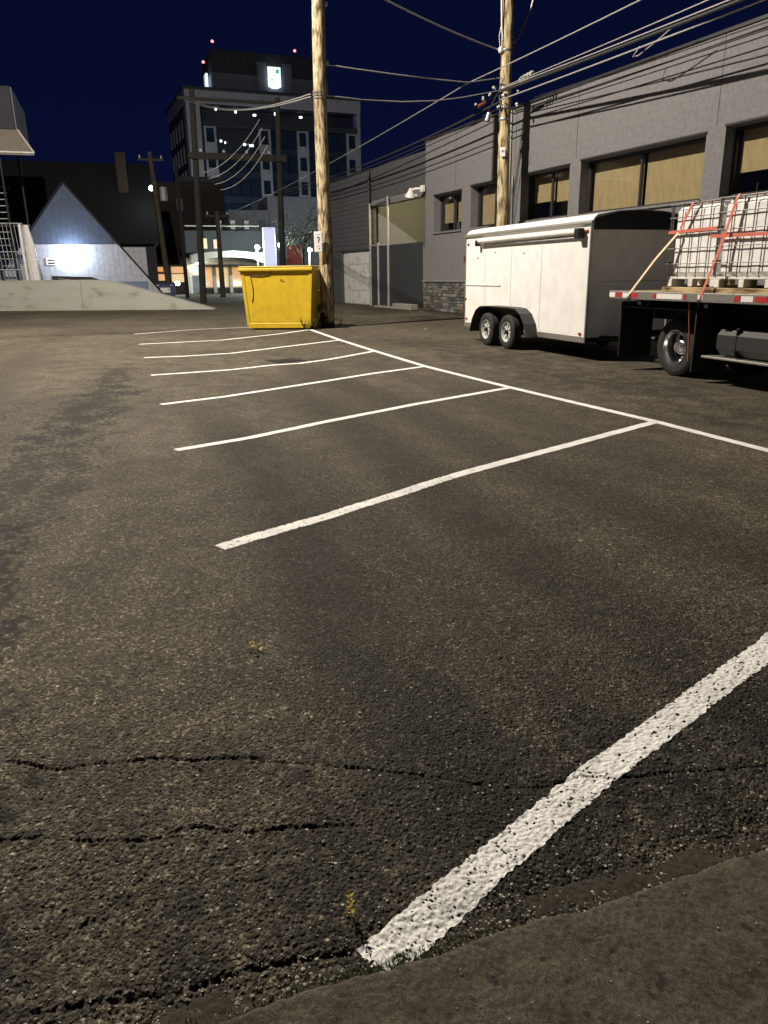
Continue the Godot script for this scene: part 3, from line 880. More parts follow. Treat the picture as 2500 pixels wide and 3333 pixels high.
	while yy < 6.2:
		part("siding_board", MB.new().prism(PackedVector2Array([Vector2(0.002, 0), Vector2(0.03, 0.0), Vector2(0.012, 0.215), Vector2(0.002, 0.215)]), 5.8, Transform3D(Basis(V(0, 0, 1), V(0, 1, 0), V(-1, 0, 0)), V(-9.27, yy, 0))), M.siding, sd)
		yy += 0.218
	part("coping", box_at(-15.15, -9.2, 6.252, 6.32, -0.4, 0.05, 0.01), M.coping, b)
	var gd := part("roller_door", box_at(-13.5, -9.47, 0.03, 2.66, -0.2, -0.14), M.garage_white, b)
	for k in 4:
		part("door_panel", box_at(-12.45, -9.52, 0.06 + k * 0.655, 0.69 + k * 0.655, -0.139, -0.115, 0.01), M.garage_white, gd)
	part("door_panel", box_at(-13.48, -12.5, 0.05, 2.64, -0.139, -0.125, 0.008), M.garage_white, gd)
	part("downpipe", MB.new().tube([V(-9.12, 0.1, 0.1), V(-9.12, 6.2, 0.1)], 0.05, 8), M.trim_dark, b)
	part("back_block", box_at(-15.0, -9.6, 0.0, 6.1, -12.0, -3.5), M.interior, b)
	part("back_block", box_at(-15.0, -9.6, 6.1, 6.24, -12.0, -0.35), M.coping, b)
	# darker end wing
	part("wing_wall", box_at(-16.6, -15.12, 0.0, 5.6, -8.0, -0.1), M.siding, b)
	part("wing_pipe", MB.new().tube([V(-15.7, 0.5, 0.02), V(-15.7, 2.6, 0.02)], 0.07, 8), M.white_paint, b)
	part("wing_lamp_hood", MB.new().box(V(-15.4, 3.55, 0.05), V(0.34, 0.1, 0.28), 0.02), M.white_paint, b)
	# the corner flood lamp, not lit
	var fl := thing("flood_lamp", "unlit cone shaped flood lamp at the grey building's corner", "lamp", facade_frame() * moved(V(-3.25, 4.8, 0.06)))
	part("junction_box", MB.new().box(V(0.03, 0.05, 0.07), V(0.26, 0.26, 0.14), 0.02), M.white_paint, fl)
	part("arm", MB.new().tube([V(0.0, 0.05, 0.14), V(-0.12, 0.06, 0.32), V(-0.3, 0.0, 0.45)], 0.05, 8), M.white_paint, fl)
	part("lamp_shade", MB.new().lathe([Vector2(0.07, 0.16), Vector2(0.1, 0.05), Vector2(0.22, -0.16), Vector2(0.23, -0.18), Vector2(0.2, -0.17), Vector2(0.06, 0.1)], 16, Transform3D(Basis(V(0, 0, 1), -0.25), V(-0.32, -0.06, 0.45))), M.white_paint, fl)
	part("sensor", MB.new().tube([V(-0.1, -0.2, 0.35), V(0.1, -0.2, 0.4)], 0.045, 8), M.white_paint, fl)
	# fence of the yard
	var fn := thing("yard_fence", "dark screened fence with grey posts closing the building's yard", "fence", facade_frame())
	for p in [[-9.02, 4.75], [-8.05, 2.95], [-6.85, 4.9]]:
		part("post", MB.new().tube([V(p[0], 0.02, 0.12), V(p[0], p[1], 0.12)], 0.055, 10), M.post_grey, fn)
	part("rail", MB.new().tube([V(-9.02, 4.7, 0.12), V(-6.85, 4.83, 0.12)], 0.028, 8), M.post_grey, fn)
	part("rail", MB.new().tube([V(-9.02, 2.85, 0.12), V(-6.85, 2.8, 0.12)], 0.03, 8), M.post_grey, fn)
	for p in [[-8.97, -8.1], [-8.0, -6.92], [-6.78, -3.3]]:
		part("screen_panel", box_at(p[0], p[1], 0.12, 2.8, 0.06, 0.1, 0.006), M.panel_black, fn)
	part("latch", MB.new().box(V(-6.9, 1.3, 0.2), V(0.06, 0.14, 0.06), 0.01), M.trim_dark, fn)
	var cb := part("concrete_block", MB.new().box(V(0, 0.13, 0), V(1.9, 0.26, 0.4), 0.03), M.concrete, self, facade_frame() * moved(V(-4.3, 0, 0.45)))
	tag(cb, "low concrete wheel stop before the dark fence screen", "concrete block")
	var cb2 := part("concrete_block", MB.new().box(V(0, 0.05, 0), V(2.2, 0.1, 0.3), 0.02), M.concrete, self, facade_frame() * moved(V(-6.6, 0, 0.4)))
	tag(cb2, "thin concrete threshold under the fence gate posts", "concrete block")

# ------------------------------------------------------------------ utility poles and wires
func sag_line(a: Vector3, b: Vector3, sag: float, k := 14) -> Array:
	var p := []
	for i in k + 1:
		var t := float(i) / k
		p.append(a.lerp(b, t) - V(0, 4.0 * sag * t * (1 - t), 0))
	return p

func wire(pts: Array, r: float, label: String, mt: Material = null, called := "overhead_wire") -> void:
	var o := part(numbered(called), MB.new().tube(pts, r, 6), mt if mt else M.cable_pale, self)
	tag(o, label, "wire", "overhead wires")

func wooden_pole(base: Vector3, top: Vector3, r0: float, r1: float, mt: Material, parent: Node) -> void:
	var pts := []
	var rr := []
	for i in 13:
		var t := i / 12.0
		pts.append(base.lerp(top, t) + V(sin(t * 9.0) * 0.012, 0, cos(t * 7.0) * 0.012))
		rr.append(lerpf(r0, r1, t) * (1.0 + 0.02 * sin(t * 31.0)))
	part("shaft", MB.new().tube(pts, rr, 20), mt, parent)

func build_poles() -> void:
	var p1 := thing("utility_pole", "weathered wooden utility pole standing beside the yellow dumpster", "utility pole", moved(V(6.0, 0, -22.9)))
	wooden_pole(V(0, -0.1, 0), V(0.06, 11.5, 0), 0.205, 0.165, M.pole_wood, p1)
	part("ground_line_band", MB.new().tube([V(0, -0.05, 0), V(0, 0.45, 0)], [0.222, 0.209], 20, false), M.creosote, p1)
	for h in [6.25, 6.33, 6.4]:
		part("guy_band", MB.new().lathe([Vector2(0.19, h - 0.012), Vector2(0.2, h), Vector2(0.19, h + 0.012)], 20), M.galvanised, p1)
	part("insulator", MB.new().lathe([Vector2(0.0, 0.12), Vector2(0.04, 0.1), Vector2(0.055, 0.05), Vector2(0.03, 0.03), Vector2(0.05, 0.0), Vector2(0.0, -0.02)], 10, moved(V(0.24, 7.08, 0.05))), M.porcelain, p1)
	part("insulator", MB.new().lathe([Vector2(0.0, 0.12), Vector2(0.04, 0.1), Vector2(0.055, 0.05), Vector2(0.03, 0.03), Vector2(0.05, 0.0), Vector2(0.0, -0.02)], 10, moved(V(0.26, 8.5, 0.05))), M.porcelain, p1)
	part("conduit", MB.new().tube([V(0.17, 0.0, 0.12), V(0.175, 3.1, 0.11)], 0.025, 8), M.creosote, p1)
	# notice fixed to the pole's left side
	var sg := thing("pole_sign", "narrow white parking sign with black hooked mark on the wooden pole", "sign", turned(V(5.74, 2.18, -22.63), -0.25))
	part("plate", MB.new().box(V(0, 0.27, 0), V(0.23, 0.56, 0.03), 0.012), M.sign_white, sg)
	part("mark", MB.new().prism(PackedVector2Array([Vector2(-0.035, 0.36), Vector2(-0.03, 0.40), Vector2(0.005, 0.415), Vector2(0.04, 0.395), Vector2(0.05, 0.35), Vector2(0.035, 0.305), Vector2(0.005, 0.24), Vector2(-0.005, 0.24), Vector2(0.0, 0.31), Vector2(0.02, 0.34), Vector2(0.015, 0.375), Vector2(-0.01, 0.38)]), 0.003, moved(V(0, 0, 0.0155))), M.ink, sg)
	part("small_print", MB.new().box(V(0, 0.47, 0.016), V(0.11, 0.012, 0.002)), M.ink_grey, sg)
	part("small_print", MB.new().box(V(0, 0.15, 0.016), V(0.12, 0.010, 0.002)), M.ink_grey, sg)
	part("small_print", MB.new().box(V(0.03, 0.08, 0.016), V(0.04, 0.03, 0.002)), M.ink, sg)
	# pole by the building
	var p2 := thing("utility_pole", "pale new wooden utility pole crowded with fittings by the grey building", "utility pole", moved(V(12.14, 0, -23.6)))
	wooden_pole(V(0.06, -0.1, 0), V(0.0, 12.5, 0), 0.205, 0.165, M.pole_wood_pale, p2)
	part("tag_plate", MB.new().box(V(-0.12, 5.15, 0.2), V(0.17, 0.27, 0.02), 0.008, Basis(Vector3.UP, -0.5)), M.sign_white, p2)
	part("tag_print", MB.new().box(V(-0.125, 5.17, 0.213), V(0.08, 0.06, 0.004), 0.0, Basis(Vector3.UP, -0.5)), M.ink_grey, p2)
	for h in [6.1, 6.42, 6.75, 6.95, 8.0]:
		part("band", MB.new().lathe([Vector2(0.187, h - 0.03), Vector2(0.196, h), Vector2(0.187, h + 0.03)], 20), M.galvanised, p2)
	part("crossarm_bracket", MB.new().tube([V(-0.05, 6.92, 0.24), V(0.05, 6.95, 0.9)], 0.05, 8), M.black_steel, p2)
	for k in 4:
		part("coil", MB.new().lathe([Vector2(0.05, 0), Vector2(0.1, 0.02), Vector2(0.1, 0.05), Vector2(0.05, 0.07)], 12, Transform3D(Basis(V(1, 0, 0), PI / 2), V(0.02 + 0.03 * k, 7.0 + k * 0.02, 1.0 + k * 0.14))), M.porcelain, p2)
	part("clamp", MB.new().box(V(-0.22, 8.0, 0.05), V(0.13, 0.17, 0.13), 0.03), M.white_paint, p2)
	part("service_drop", MB.new().tube([V(-0.2, 12.3, 0.06), V(-0.25, 9.4, 0.08), V(-0.21, 8.6, 0.07), V(-0.16, 8.25, 0.06)], 0.035, 8), M.cable_pale, p2)
	part("jumper", MB.new().tube([V(-0.24, 8.05, 0.05), V(-0.28, 8.35, 0.05), V(-0.24, 8.6, 0.06)], 0.014, 6), M.cable_pale, p2)
	part("conduit", MB.new().tube([V(0.22, 0.0, 0.05), V(0.22, 3.6, 0.05)], 0.05, 8), M.post_grey, p2)
	part("ground_wire", MB.new().tube([V(-0.1, 6.4, 0.17), V(-0.02, 6.0, 0.2), V(0.1, 5.8, 0.18)], 0.012, 6), M.cable_black, p2)
	part("hook", MB.new().tube([V(0.05, 5.45, 0.19), V(0.07, 5.5, 0.26), V(0.06, 5.6, 0.26)], 0.012, 6), M.galvanised, p2)
	# clutter of splices and insulators strung on the left of the pole
	for q in [[-0.35, 6.95, 0.0], [-0.55, 6.75, 0.02], [-0.75, 6.62, 0.0], [-0.95, 6.45, 0.0], [0.3, 6.8, 0.25], [0.28, 6.45, 0.3], [-0.3, 6.42, 0.1]]:
		part("insulator", MB.new().lathe([Vector2(0.0, 0.1), Vector2(0.035, 0.09), Vector2(0.05, 0.05), Vector2(0.025, 0.03), Vector2(0.045, 0.0), Vector2(0.0, -0.03)], 10, Transform3D(Basis(V(0, 0, 1), rng.randf_range(-1.2, 1.2)), V(q[0], q[1], q[2]))), M.porcelain, p2)
	part("splice_can", MB.new().tube([V(-0.7, 6.55, 0.06), V(-0.95, 6.42, 0.06)], 0.055, 10), M.copper, p2)
	part("splice_can", MB.new().tube([V(-0.55, 6.25, 0.05), V(-0.62, 6.02, 0.05)], 0.09, 12), M.galvanised, p2)
	part("loop", MB.new().tube([V(-0.2, 6.95, 0.1), V(-0.45, 6.6, 0.15), V(-0.62, 6.28, 0.1), V(-0.3, 6.35, 0.12), V(-0.15, 6.5, 0.15)], 0.014, 6), M.cable_black, p2)
	part("stub_bar", MB.new().tube([V(-0.15, 6.85, 0.05), V(-1.15, 6.35, 0.05)], 0.03, 8), M.black_steel, p2)
	# wires
	var u := V(0.075, 0, 1).normalized()
	var at2 := V(12.14, 0, -23.6)
	wire(sag_line(V(11.92, 8.0, -23.6), V(-5.5, 14.4, -19.2), 1.1, 24), 0.022, "pale slack wire rising from the pale pole towards the lot lamp")
	wire(sag_line(V(6.12, 7.1, -22.86), V(10.72, 7.0, -23.3), 0.03, 6) + [V(11.95, 7.24, -23.5)], 0.016, "straight pale wire linking the two wooden poles at the higher band")
	wire([V(6.1, 6.33, -22.86), V(7.3, 6.29, -22.95), V(8.52, 6.31, -23.0), V(9.6, 6.42, -23.15), V(10.57, 6.59, -23.3), V(11.92, 6.89, -23.5)], 0.016, "sagging pale wire linking the two wooden poles at the lower bands")
	wire(sag_line(V(12.6, 7.6, -5.0), V(11.42, 7.33, -24.82), 0.1) + sag_line(V(11.42, 7.33, -24.82), V(8.6, 6.0, -62.0), 0.25), 0.017, "long service wire passing before the pale pole into the distance")
	var runs := [[6.97, 6.75, 1.15, 2.5, 0.014, "thin topmost line along the grey building's roof", "cable_pale"], [6.85, 6.25, 1.2, 2.6, 0.037, "thick bundled cable along the grey building's roof", "cable_black"], [6.9, 6.32, 1.25, 2.65, 0.016, "pale messenger wire lashed beside the thick roofside cable", "cable_pale"],
		[6.62, 6.35, 1.2, 2.2, 0.02, "pale line just above the grey building's coping", "cable_pale"], [6.62, 6.55, 0.4, 0.4, 0.012, "dark line nearest to the grey building's wall", "cable_black"], [6.5, 6.4, 0.55, 0.55, 0.014, "second dark line close to the grey building's wall", "cable_black"], [6.32, 6.15, 0.7, 0.9, 0.02, "lowest dark line along the grey facade", "cable_black"]]
	for w in runs:
		var a: Vector3 = V(12.78, 0, -28) + u * 4.6 - V(w[2], 0, 0)
		wire(sag_line(V(a.x, w[0], a.z), V(a.x - w[3] + w[2], w[1], a.z) + u * 24.0, 0.1, 20), w[4], w[5], M[w[6]])
	for w in [[6.5, 6.35, 0.95, 0.016, "dark line running back along the siding from the pale pole"], [6.35, 6.2, 1.0, 0.016, "second dark line running back along the siding"], [6.7, 6.5, 0.9, 0.03, "thick cable running back along the siding from the pale pole"]]:
		var a: Vector3 = V(12.78, 0, -28) + u * 4.3 - V(w[2], 0, 0)
		wire(sag_line(V(a.x, w[0], a.z), V(a.x, w[1], a.z) - u * 26.0, 0.35), w[3], w[4], M.cable_black)
	wire([V(12.78, 6.75, -17.8), V(12.68, 6.55, -17.9), V(12.62, 6.5, -17.6), V(12.64, 6.65, -17.0), V(12.67, 6.85, -16.3)], 0.014, "looped slack of cable hanging from the roofside bundle")
	wire([V(13.1, 9.9, -23.5), V(12.95, 9.2, -23.65), V(12.72, 8.6, -23.75), V(12.5, 8.25, -23.8), V(12.42, 8.1, -23.75)], 0.03, "pale cable curving down beside the pale pole's top")
	for k in 2:
		wire(sag_line(V(5.75, 6.28 + k * 0.07, -22.9), V(4.6 + k * 0.3, 11.0, -47.6), 0.5), 0.014, ["upper", "lower"][k] + " twin wire from the dumpster pole back to the black frame")

# ------------------------------------------------------------------ yellow dumpster and weeds
func build_dumpster() -> void:
	var d := thing("dumpster", "yellow steel dumpster with flat lid and a cable on its face", "dumpster", turned(V(4.66, 0, -23.1), -0.45))
	# front face is +z; wider at the top
	var w0 := 0.93
	var w1 := 1.06
	var front := PackedVector2Array([Vector2(-w0, 0.1), Vector2(w0 + 0.06, 0.1), Vector2(w1, 1.66), Vector2(-w1, 1.66)])
	part("body", MB.new().prism(front, 1.4, moved(V(0, 0, -0.9))), M.dumpster_yellow, d)
	part("base_rail", MB.new().box(V(0.02, 0.12, 0.505), V(1.86, 0.14, 0.02), 0.008), M.dumpster_yellow, d)
	part("rim", MB.new().box(V(0, 1.70, -0.19), V(2.22, 0.1, 1.52), 0.025), M.dumpster_yellow, d)
	part("lid", MB.new().box(V(0, 1.775, -0.19), V(2.18, 0.045, 1.5), 0.02), M.dumpster_trim, d)
	for s in [-1, 1]:
		part("corner_post", MB.new().box(V(s * 0.965 + 0.02, 0.88, 0.508), V(0.09, 1.5, 0.02), 0.008, Basis(V(0, 0, 1), -s * 0.07)), M.dumpster_yellow, d)
		part("fork_pocket", MB.new().box(V(s * 1.03, 1.0, -0.35), V(0.08, 0.2, 0.9), 0.015), M.dumpster_yellow, d)
		part("skid", MB.new().box(V(s * 0.7, 0.05, -0.2), V(0.12, 0.1, 1.3), 0.01), M.black_steel, d)
	part("cable", MB.new().tube([V(-0.1, 1.65, 0.53), V(-0.22, 1.56, 0.52), V(-0.45, 1.52, 0.515), V(-0.77, 1.55, 0.52), V(-0.74, 1.45, 0.515), V(-0.70, 1.2, 0.515), V(-0.71, 0.95, 0.515), V(-0.75, 0.8, 0.515)], 0.011, 6), M.rust, d)
	part("scribble", MB.new().tube([V(0.12, 1.4, 0.504), V(0.17, 1.44, 0.504), V(0.15, 1.38, 0.504), V(0.22, 1.36, 0.504), V(0.24, 1.4, 0.504)], 0.008, 5), M.rust, d)
	# weeds round the pole and dumpster
	for q in [[5.15, -22.3, 0.36, 26, "tall leafy weed growing before the dumpster's corner"], [5.42, -22.25, 0.3, 22, "dark bushy weed between dumpster and wooden pole"], [4.85, -22.5, 0.14, 22, "low tuft of weed under the dumpster's front edge"], [6.42, -22.95, 0.42, 40, "pale dry weed behind the wooden pole's foot"], [5.68, -22.55, 0.2, 18, "low weed at the wooden pole's foot"], [5.75, -23.05, 0.9, 46, "climbing weed in the gap behind the dumpster"]]:
		weed(V(q[0], 0, q[1]), q[2], q[3], q[4])

func weed(at: Vector3, h: float, count: int, label: String) -> void:
	var w := thing("weed", label, "weed", moved(at), "weeds by the dumpster")
	var st := MB.new()
	var lf := MB.new()
	for k in maxi(3, count / 5):
		var an := rng.randf() * TAU
		var tip := V(cos(an) * h * rng.randf_range(0.15, 0.6), h * rng.randf_range(0.5, 1.0), sin(an) * h * rng.randf_range(0.15, 0.6))
		var mid := tip * 0.5 + V(0, h * 0.12, 0)
		st.tube([Vector3.ZERO, mid, tip], [0.006, 0.004, 0.002], 4)
		for j in 5:
			var p := mid.lerp(tip, j / 4.0)
			var a2 := rng.randf() * TAU
			var dir := V(cos(a2), rng.randf_range(-0.2, 0.6), sin(a2)).normalized()
			var side := dir.cross(Vector3.UP).normalized() * h * rng.randf_range(0.04, 0.09)
			var L := h * rng.randf_range(0.18, 0.36)
			lf.tri(p, p + dir * L * 0.5 + side, p + dir * L)
			lf.tri(p, p + dir * L, p + dir * L * 0.5 - side)
	part("stems", st, M.leaf_dark, w)
	part("leaves", lf, M.leaf_green if h < 0.4 or h > 0.8 else M.leaf_green, w)

# ------------------------------------------------------------------ cargo trailer
func axis_x(at: Vector3) -> Transform3D:
	# lathe axis y -> -x, so that a wheel's outer face looks to the lot
	return Transform3D(Basis(V(0, 1, 0), V(-1, 0, 0), V(0, 0, 1)), at)

func wheel(parent: Node, at: Vector3, r: float, w: float, rim: float, spokes: int) -> void:
	var hb := Node3D.new()
	hb.name = "wheel"
	parent.add_child(hb, true)
	hb.transform = axis_x(at)
	part("tyre", MB.new().lathe([Vector2(rim, -w / 2), Vector2(r * 0.86, -w / 2), Vector2(r * 0.97, -w * 0.42), Vector2(r, -w * 0.25), Vector2(r, -0.006), Vector2(r - 0.008, 0.0), Vector2(r, 0.006), Vector2(r, w * 0.25), Vector2(r * 0.97, w * 0.42), Vector2(r * 0.87, w / 2), Vector2(r * 0.8, w / 2 + 0.004), Vector2(rim + 0.03, w / 2 + 0.002), Vector2(rim, w / 2 - 0.012)], 40), M.rubber, hb)
	if spokes > 0:
		part("rim", MB.new().lathe([Vector2(rim - 0.035, w * 0.25), Vector2(rim - 0.012, w * 0.46), Vector2(rim + 0.004, w * 0.5), Vector2(rim + 0.004, w * 0.44), Vector2(rim, -w * 0.4)], 40), M.wheel_white, hb)
		part("rim_back", MB.new().lathe([Vector2(0, -w * 0.05), Vector2(rim - 0.005, -w * 0.05)], 24), M.black_steel, hb)
		var sp := MB.new()
		for k in spokes:
			var a := TAU * k / spokes
			var q := PackedVector2Array()
			for e in [[0.05, -0.42], [rim - 0.03, -0.20], [rim - 0.03, 0.20], [0.05, 0.42]]:
				q.append(Vector2(cos(a + e[1] * (1.0 if e[0] < 0.1 else 1.0)), sin(a + e[1])) * e[0])
			sp.prism(q, 0.012, Transform3D(Basis(V(1, 0, 0), V(0, 0, 1), V(0, -1, 0)), V(0, w * 0.33, 0)))
		part("spokes", sp, M.wheel_white, hb)
		part("hub_cap", MB.new().lathe([Vector2(0, w * 0.62), Vector2(0.034, w * 0.6), Vector2(0.042, w * 0.5), Vector2(0.042, w * 0.3)], 16), M.black_steel, hb)
	else:
		part("rim", MB.new().lathe([Vector2(rim + 0.006, w * 0.5), Vector2(rim + 0.002, w * 0.52), Vector2(rim - 0.014, w * 0.5), Vector2(rim - 0.03, w * 0.3), Vector2(rim - 0.04, -w * 0.25), Vector2(rim - 0.09, -w * 0.3), Vector2(0.11, -w * 0.3)], 40), M.chrome, hb)
		part("hub", MB.new().lathe([Vector2(0.12, -w * 0.3), Vector2(0.11, w * 0.05), Vector2(0.085, w * 0.12), Vector2(0.075, w * 0.3), Vector2(0.0, w * 0.32)], 20), M.chrome, hb)
		part("rim_hole_plate", MB.new().lathe([Vector2(0.10, -w * 0.28), Vector2(rim - 0.06, -w * 0.27)], 24), M.black_steel, hb)
		for k in 8:
			var a := TAU * k / 8
			part("lug_nut", MB.new().lathe([Vector2(0.016, 0), Vector2(0.016, 0.03), Vector2(0, 0.034)], 6, moved(V(cos(a) * 0.145, -w * 0.27, sin(a) * 0.145))), M.chrome, hb)

func build_trailer() -> void:
	var t := thing("cargo_trailer", "white enclosed cargo trailer with tandem wheels and black fenders", "trailer", moved(V(8.85, 0, -14.42)))
	var prof := PackedVector2Array([Vector2(-1.0, 0.40), Vector2(1.0, 0.40), Vector2(1.0, 2.30), Vector2(0.97, 2.41), Vector2(0.9, 2.47), Vector2(0.5, 2.53), Vector2(0, 2.56), Vector2(-0.5, 2.53), Vector2(-0.9, 2.47), Vector2(-0.97, 2.41), Vector2(-1.0, 2.30)])
	part("body", MB.new().prism(prof, 5.1, moved(V(0, 0, -2.55))), M.trailer_white, t)
	for s in [-1, 1]:
		part("roof_trim", MB.new().tube([V(s * 0.985, 2.33, -2.56), V(s * 0.985, 2.33, 2.57)], 0.05, 12), M.aluminium, t)
		part("corner_trim", MB.new().tube([V(s * 1.0, 0.40, 2.555), V(s * 1.0, 2.33, 2.555)], 0.03, 8), M.aluminium, t)
		part("corner_trim", MB.new().tube([V(s * 1.0, 0.40, -2.555), V(s * 1.0, 2.33, -2.555)], 0.022, 8), M.aluminium, t)
		part("bottom_rail", MB.new().box(V(s * 1.004, 0.36, 0), V(0.03, 0.11, 5.12), 0.008), M.aluminium, t)
	part("front_cap", MB.new().prism(PackedVector2Array([Vector2(-0.97, 2.22), Vector2(0.97, 2.22), Vector2(0.97, 2.40), Vector2(0.5, 2.51), Vector2(0, 2.54), Vector2(-0.5, 2.51), Vector2(-0.97, 2.40)]), 0.03, moved(V(0, 0, 2.552))), M.black_steel, t)
	part("front_panel_seam", MB.new().box(V(0.1, 1.36, 2.556), V(1.75, 0.012, 0.008)), M.aluminium, t)
	part("rub_rail", MB.new().box(V(-1.008, 1.27, -1.65), V(0.016, 0.035, 1.75), 0.005), M.white_paint, t)
	for zz in [-1.55, -0.32, 0.9]:
		part("panel_joint", MB.new().box(V(-1.0015, 1.34, zz), V(0.004, 1.85, 0.012)), M.white_paint, t)
	var rv := MB.new()
	for zz in [-1.52, -0.29, 0.93]:
		for k in 24:
			rv.box(V(-1.003, 0.5 + k * 0.075, zz), V(0.006, 0.012, 0.012), 0.003)
	for k in 60:
		rv.box(V(-1.003, 0.445, -2.5 + k * 0.085), V(0.006, 0.012, 0.012), 0.003)
		rv.box(V(-1.003, 2.24, -2.5 + k * 0.085), V(0.006, 0.012, 0.012), 0.003)
	var rvp := part("rivets", rv, M.aluminium, t)
	rvp.set_meta("kind", "stuff")
	# rolled awning under the roof edge
	var aw := part("awning", MB.new().tube([V(-1.075, 2.2, -1.7), V(-1.06, 2.2, 2.2)], 0.05, 14), M.white_paint, t)
	part("awning_rail", MB.new().box(V(-1.03, 2.115, 0.25), V(0.05, 0.03, 3.9), 0.006), M.white_paint, aw)
	part("end_bracket", MB.new().box(V(-1.08, 2.17, 2.28), V(0.12, 0.17, 0.16), 0.012), M.black_steel, aw)
	part("end_bracket", MB.new().box(V(-1.08, 2.16, -1.78), V(0.1, 0.12, 0.1), 0.012), M.black_steel, aw)
	for q in [[2.16, -2.42], [0.46, 2.38], [0.5, -2.45], [2.2, 2.42], [0.95, -2.52]]:
		part("marker_lamp", MB.new().box(V(-1.012, q[0], q[1]), V(0.02, 0.05, 0.075), 0.008), M.red_lens, t)
	for q in [[1.95, -1.05], [1.85, -1.9], [1.9, 0.2], [1.27, -1.9]]:
		part("scuff_bolt", MB.new().box(V(-1.004, q[0], q[1]), V(0.008, 0.014, 0.09), 0.003), M.rust, t)
	part("door_hinge", MB.new().box(V(-1.02, 0.72, -2.58), V(0.06, 0.2, 0.06), 0.01), M.rust, t)
	part("door_hinge", MB.new().box(V(-1.02, 1.85, -2.58), V(0.06, 0.16, 0.06), 0.01), M.rust, t)
	part("rear_door", MB.new().box(V(0, 1.35, -2.575), V(1.9, 1.85, 0.04), 0.01), M.trailer_white, t)
	# running gear
	for z in [-0.95, 0.0]:
		wheel(t, V(-1.14, 0.35, z), 0.35, 0.2, 0.2, 8)
		wheel(t, V(1.14, 0.35, z), 0.35, 0.2, 0.2, 0)
		part("axle", MB.new().tube([V(-1.05, 0.35, z), V(1.05, 0.35, z)], 0.04, 8), M.black_steel, t)
	var arch := [Vector2(-1.72, 0.27), Vector2(-1.6, 0.55), Vector2(-1.42, 0.75), Vector2(-1.2, 0.835), Vector2(-0.9, 0.85), Vector2(0.1, 0.85), Vector2(0.4, 0.835), Vector2(0.62, 0.74), Vector2(0.8, 0.55), Vector2(0.92, 0.3)]
	for s in [-1, 1]:
		var fd := MB.new()
		for i in arch.size() - 1:
			var a: Vector2 = arch[i]
			var b: Vector2 = arch[i + 1]
			var nn := Vector2(b.y - a.y, a.x - b.x).normalized() * -0.02
			for e in [0.0, 1.0]:
				var a3: Vector2 = a - nn * e
				var b3: Vector2 = b - nn * e
				fd.out_quad(V(s * 1.001, a3.y, a3.x), V(s * 1.27, a3.y, a3.x), V(s * 1.27, b3.y, b3.x), V(s * 1.001, b3.y, b3.x), V(0, nn.y, nn.x) * (1.0 - 2.0 * e))
			fd.out_quad(V(s * 1.27, a.y, a.x), V(s * 1.27, b.y, b.x), V(s * 1.27, (b - nn).y, (b - nn).x), V(s * 1.27, (a - nn).y, (a - nn).x), V(s, 0, 0))
		part("fender", fd, M.fender, t)
		var well := PackedVector2Array()
		for a in arch:
			well.append(Vector2(a.x, a.y))
		part("wheel_well", MB.new().prism(well, 0.012, Transform3D(Basis(V(0, 0, 1), V(0, 1, 0), V(-1, 0, 0)), V(s * 1.0 + (-0.003 if s < 0 else 0.016), 0, 0))), M.black_steel, t)
	part("floor_frame", MB.new().box(V(0, 0.35, 0), V(1.9, 0.08, 5.0), 0.01), M.black_steel, t)
	for s in [-1, 1]:
		part("tongue_bar", MB.new().tube([V(s * 0.7, 0.38, 2.5), V(0.02 * s, 0.42, 3.7)], 0.05, 6), M.black_steel, t)
	part("coupler", MB.new().box(V(0, 0.45, 3.75), V(0.14, 0.12, 0.3), 0.03), M.black_steel, t)
	part("jack", MB.new().tube([V(0, 0.05, 3.45), V(0, 0.95, 3.45)], 0.035, 8), M.galvanised, t)
	part("jack_foot", MB.new().box(V(0, 0.03, 3.45), V(0.2, 0.06, 0.2), 0.01), M.black_steel, t)

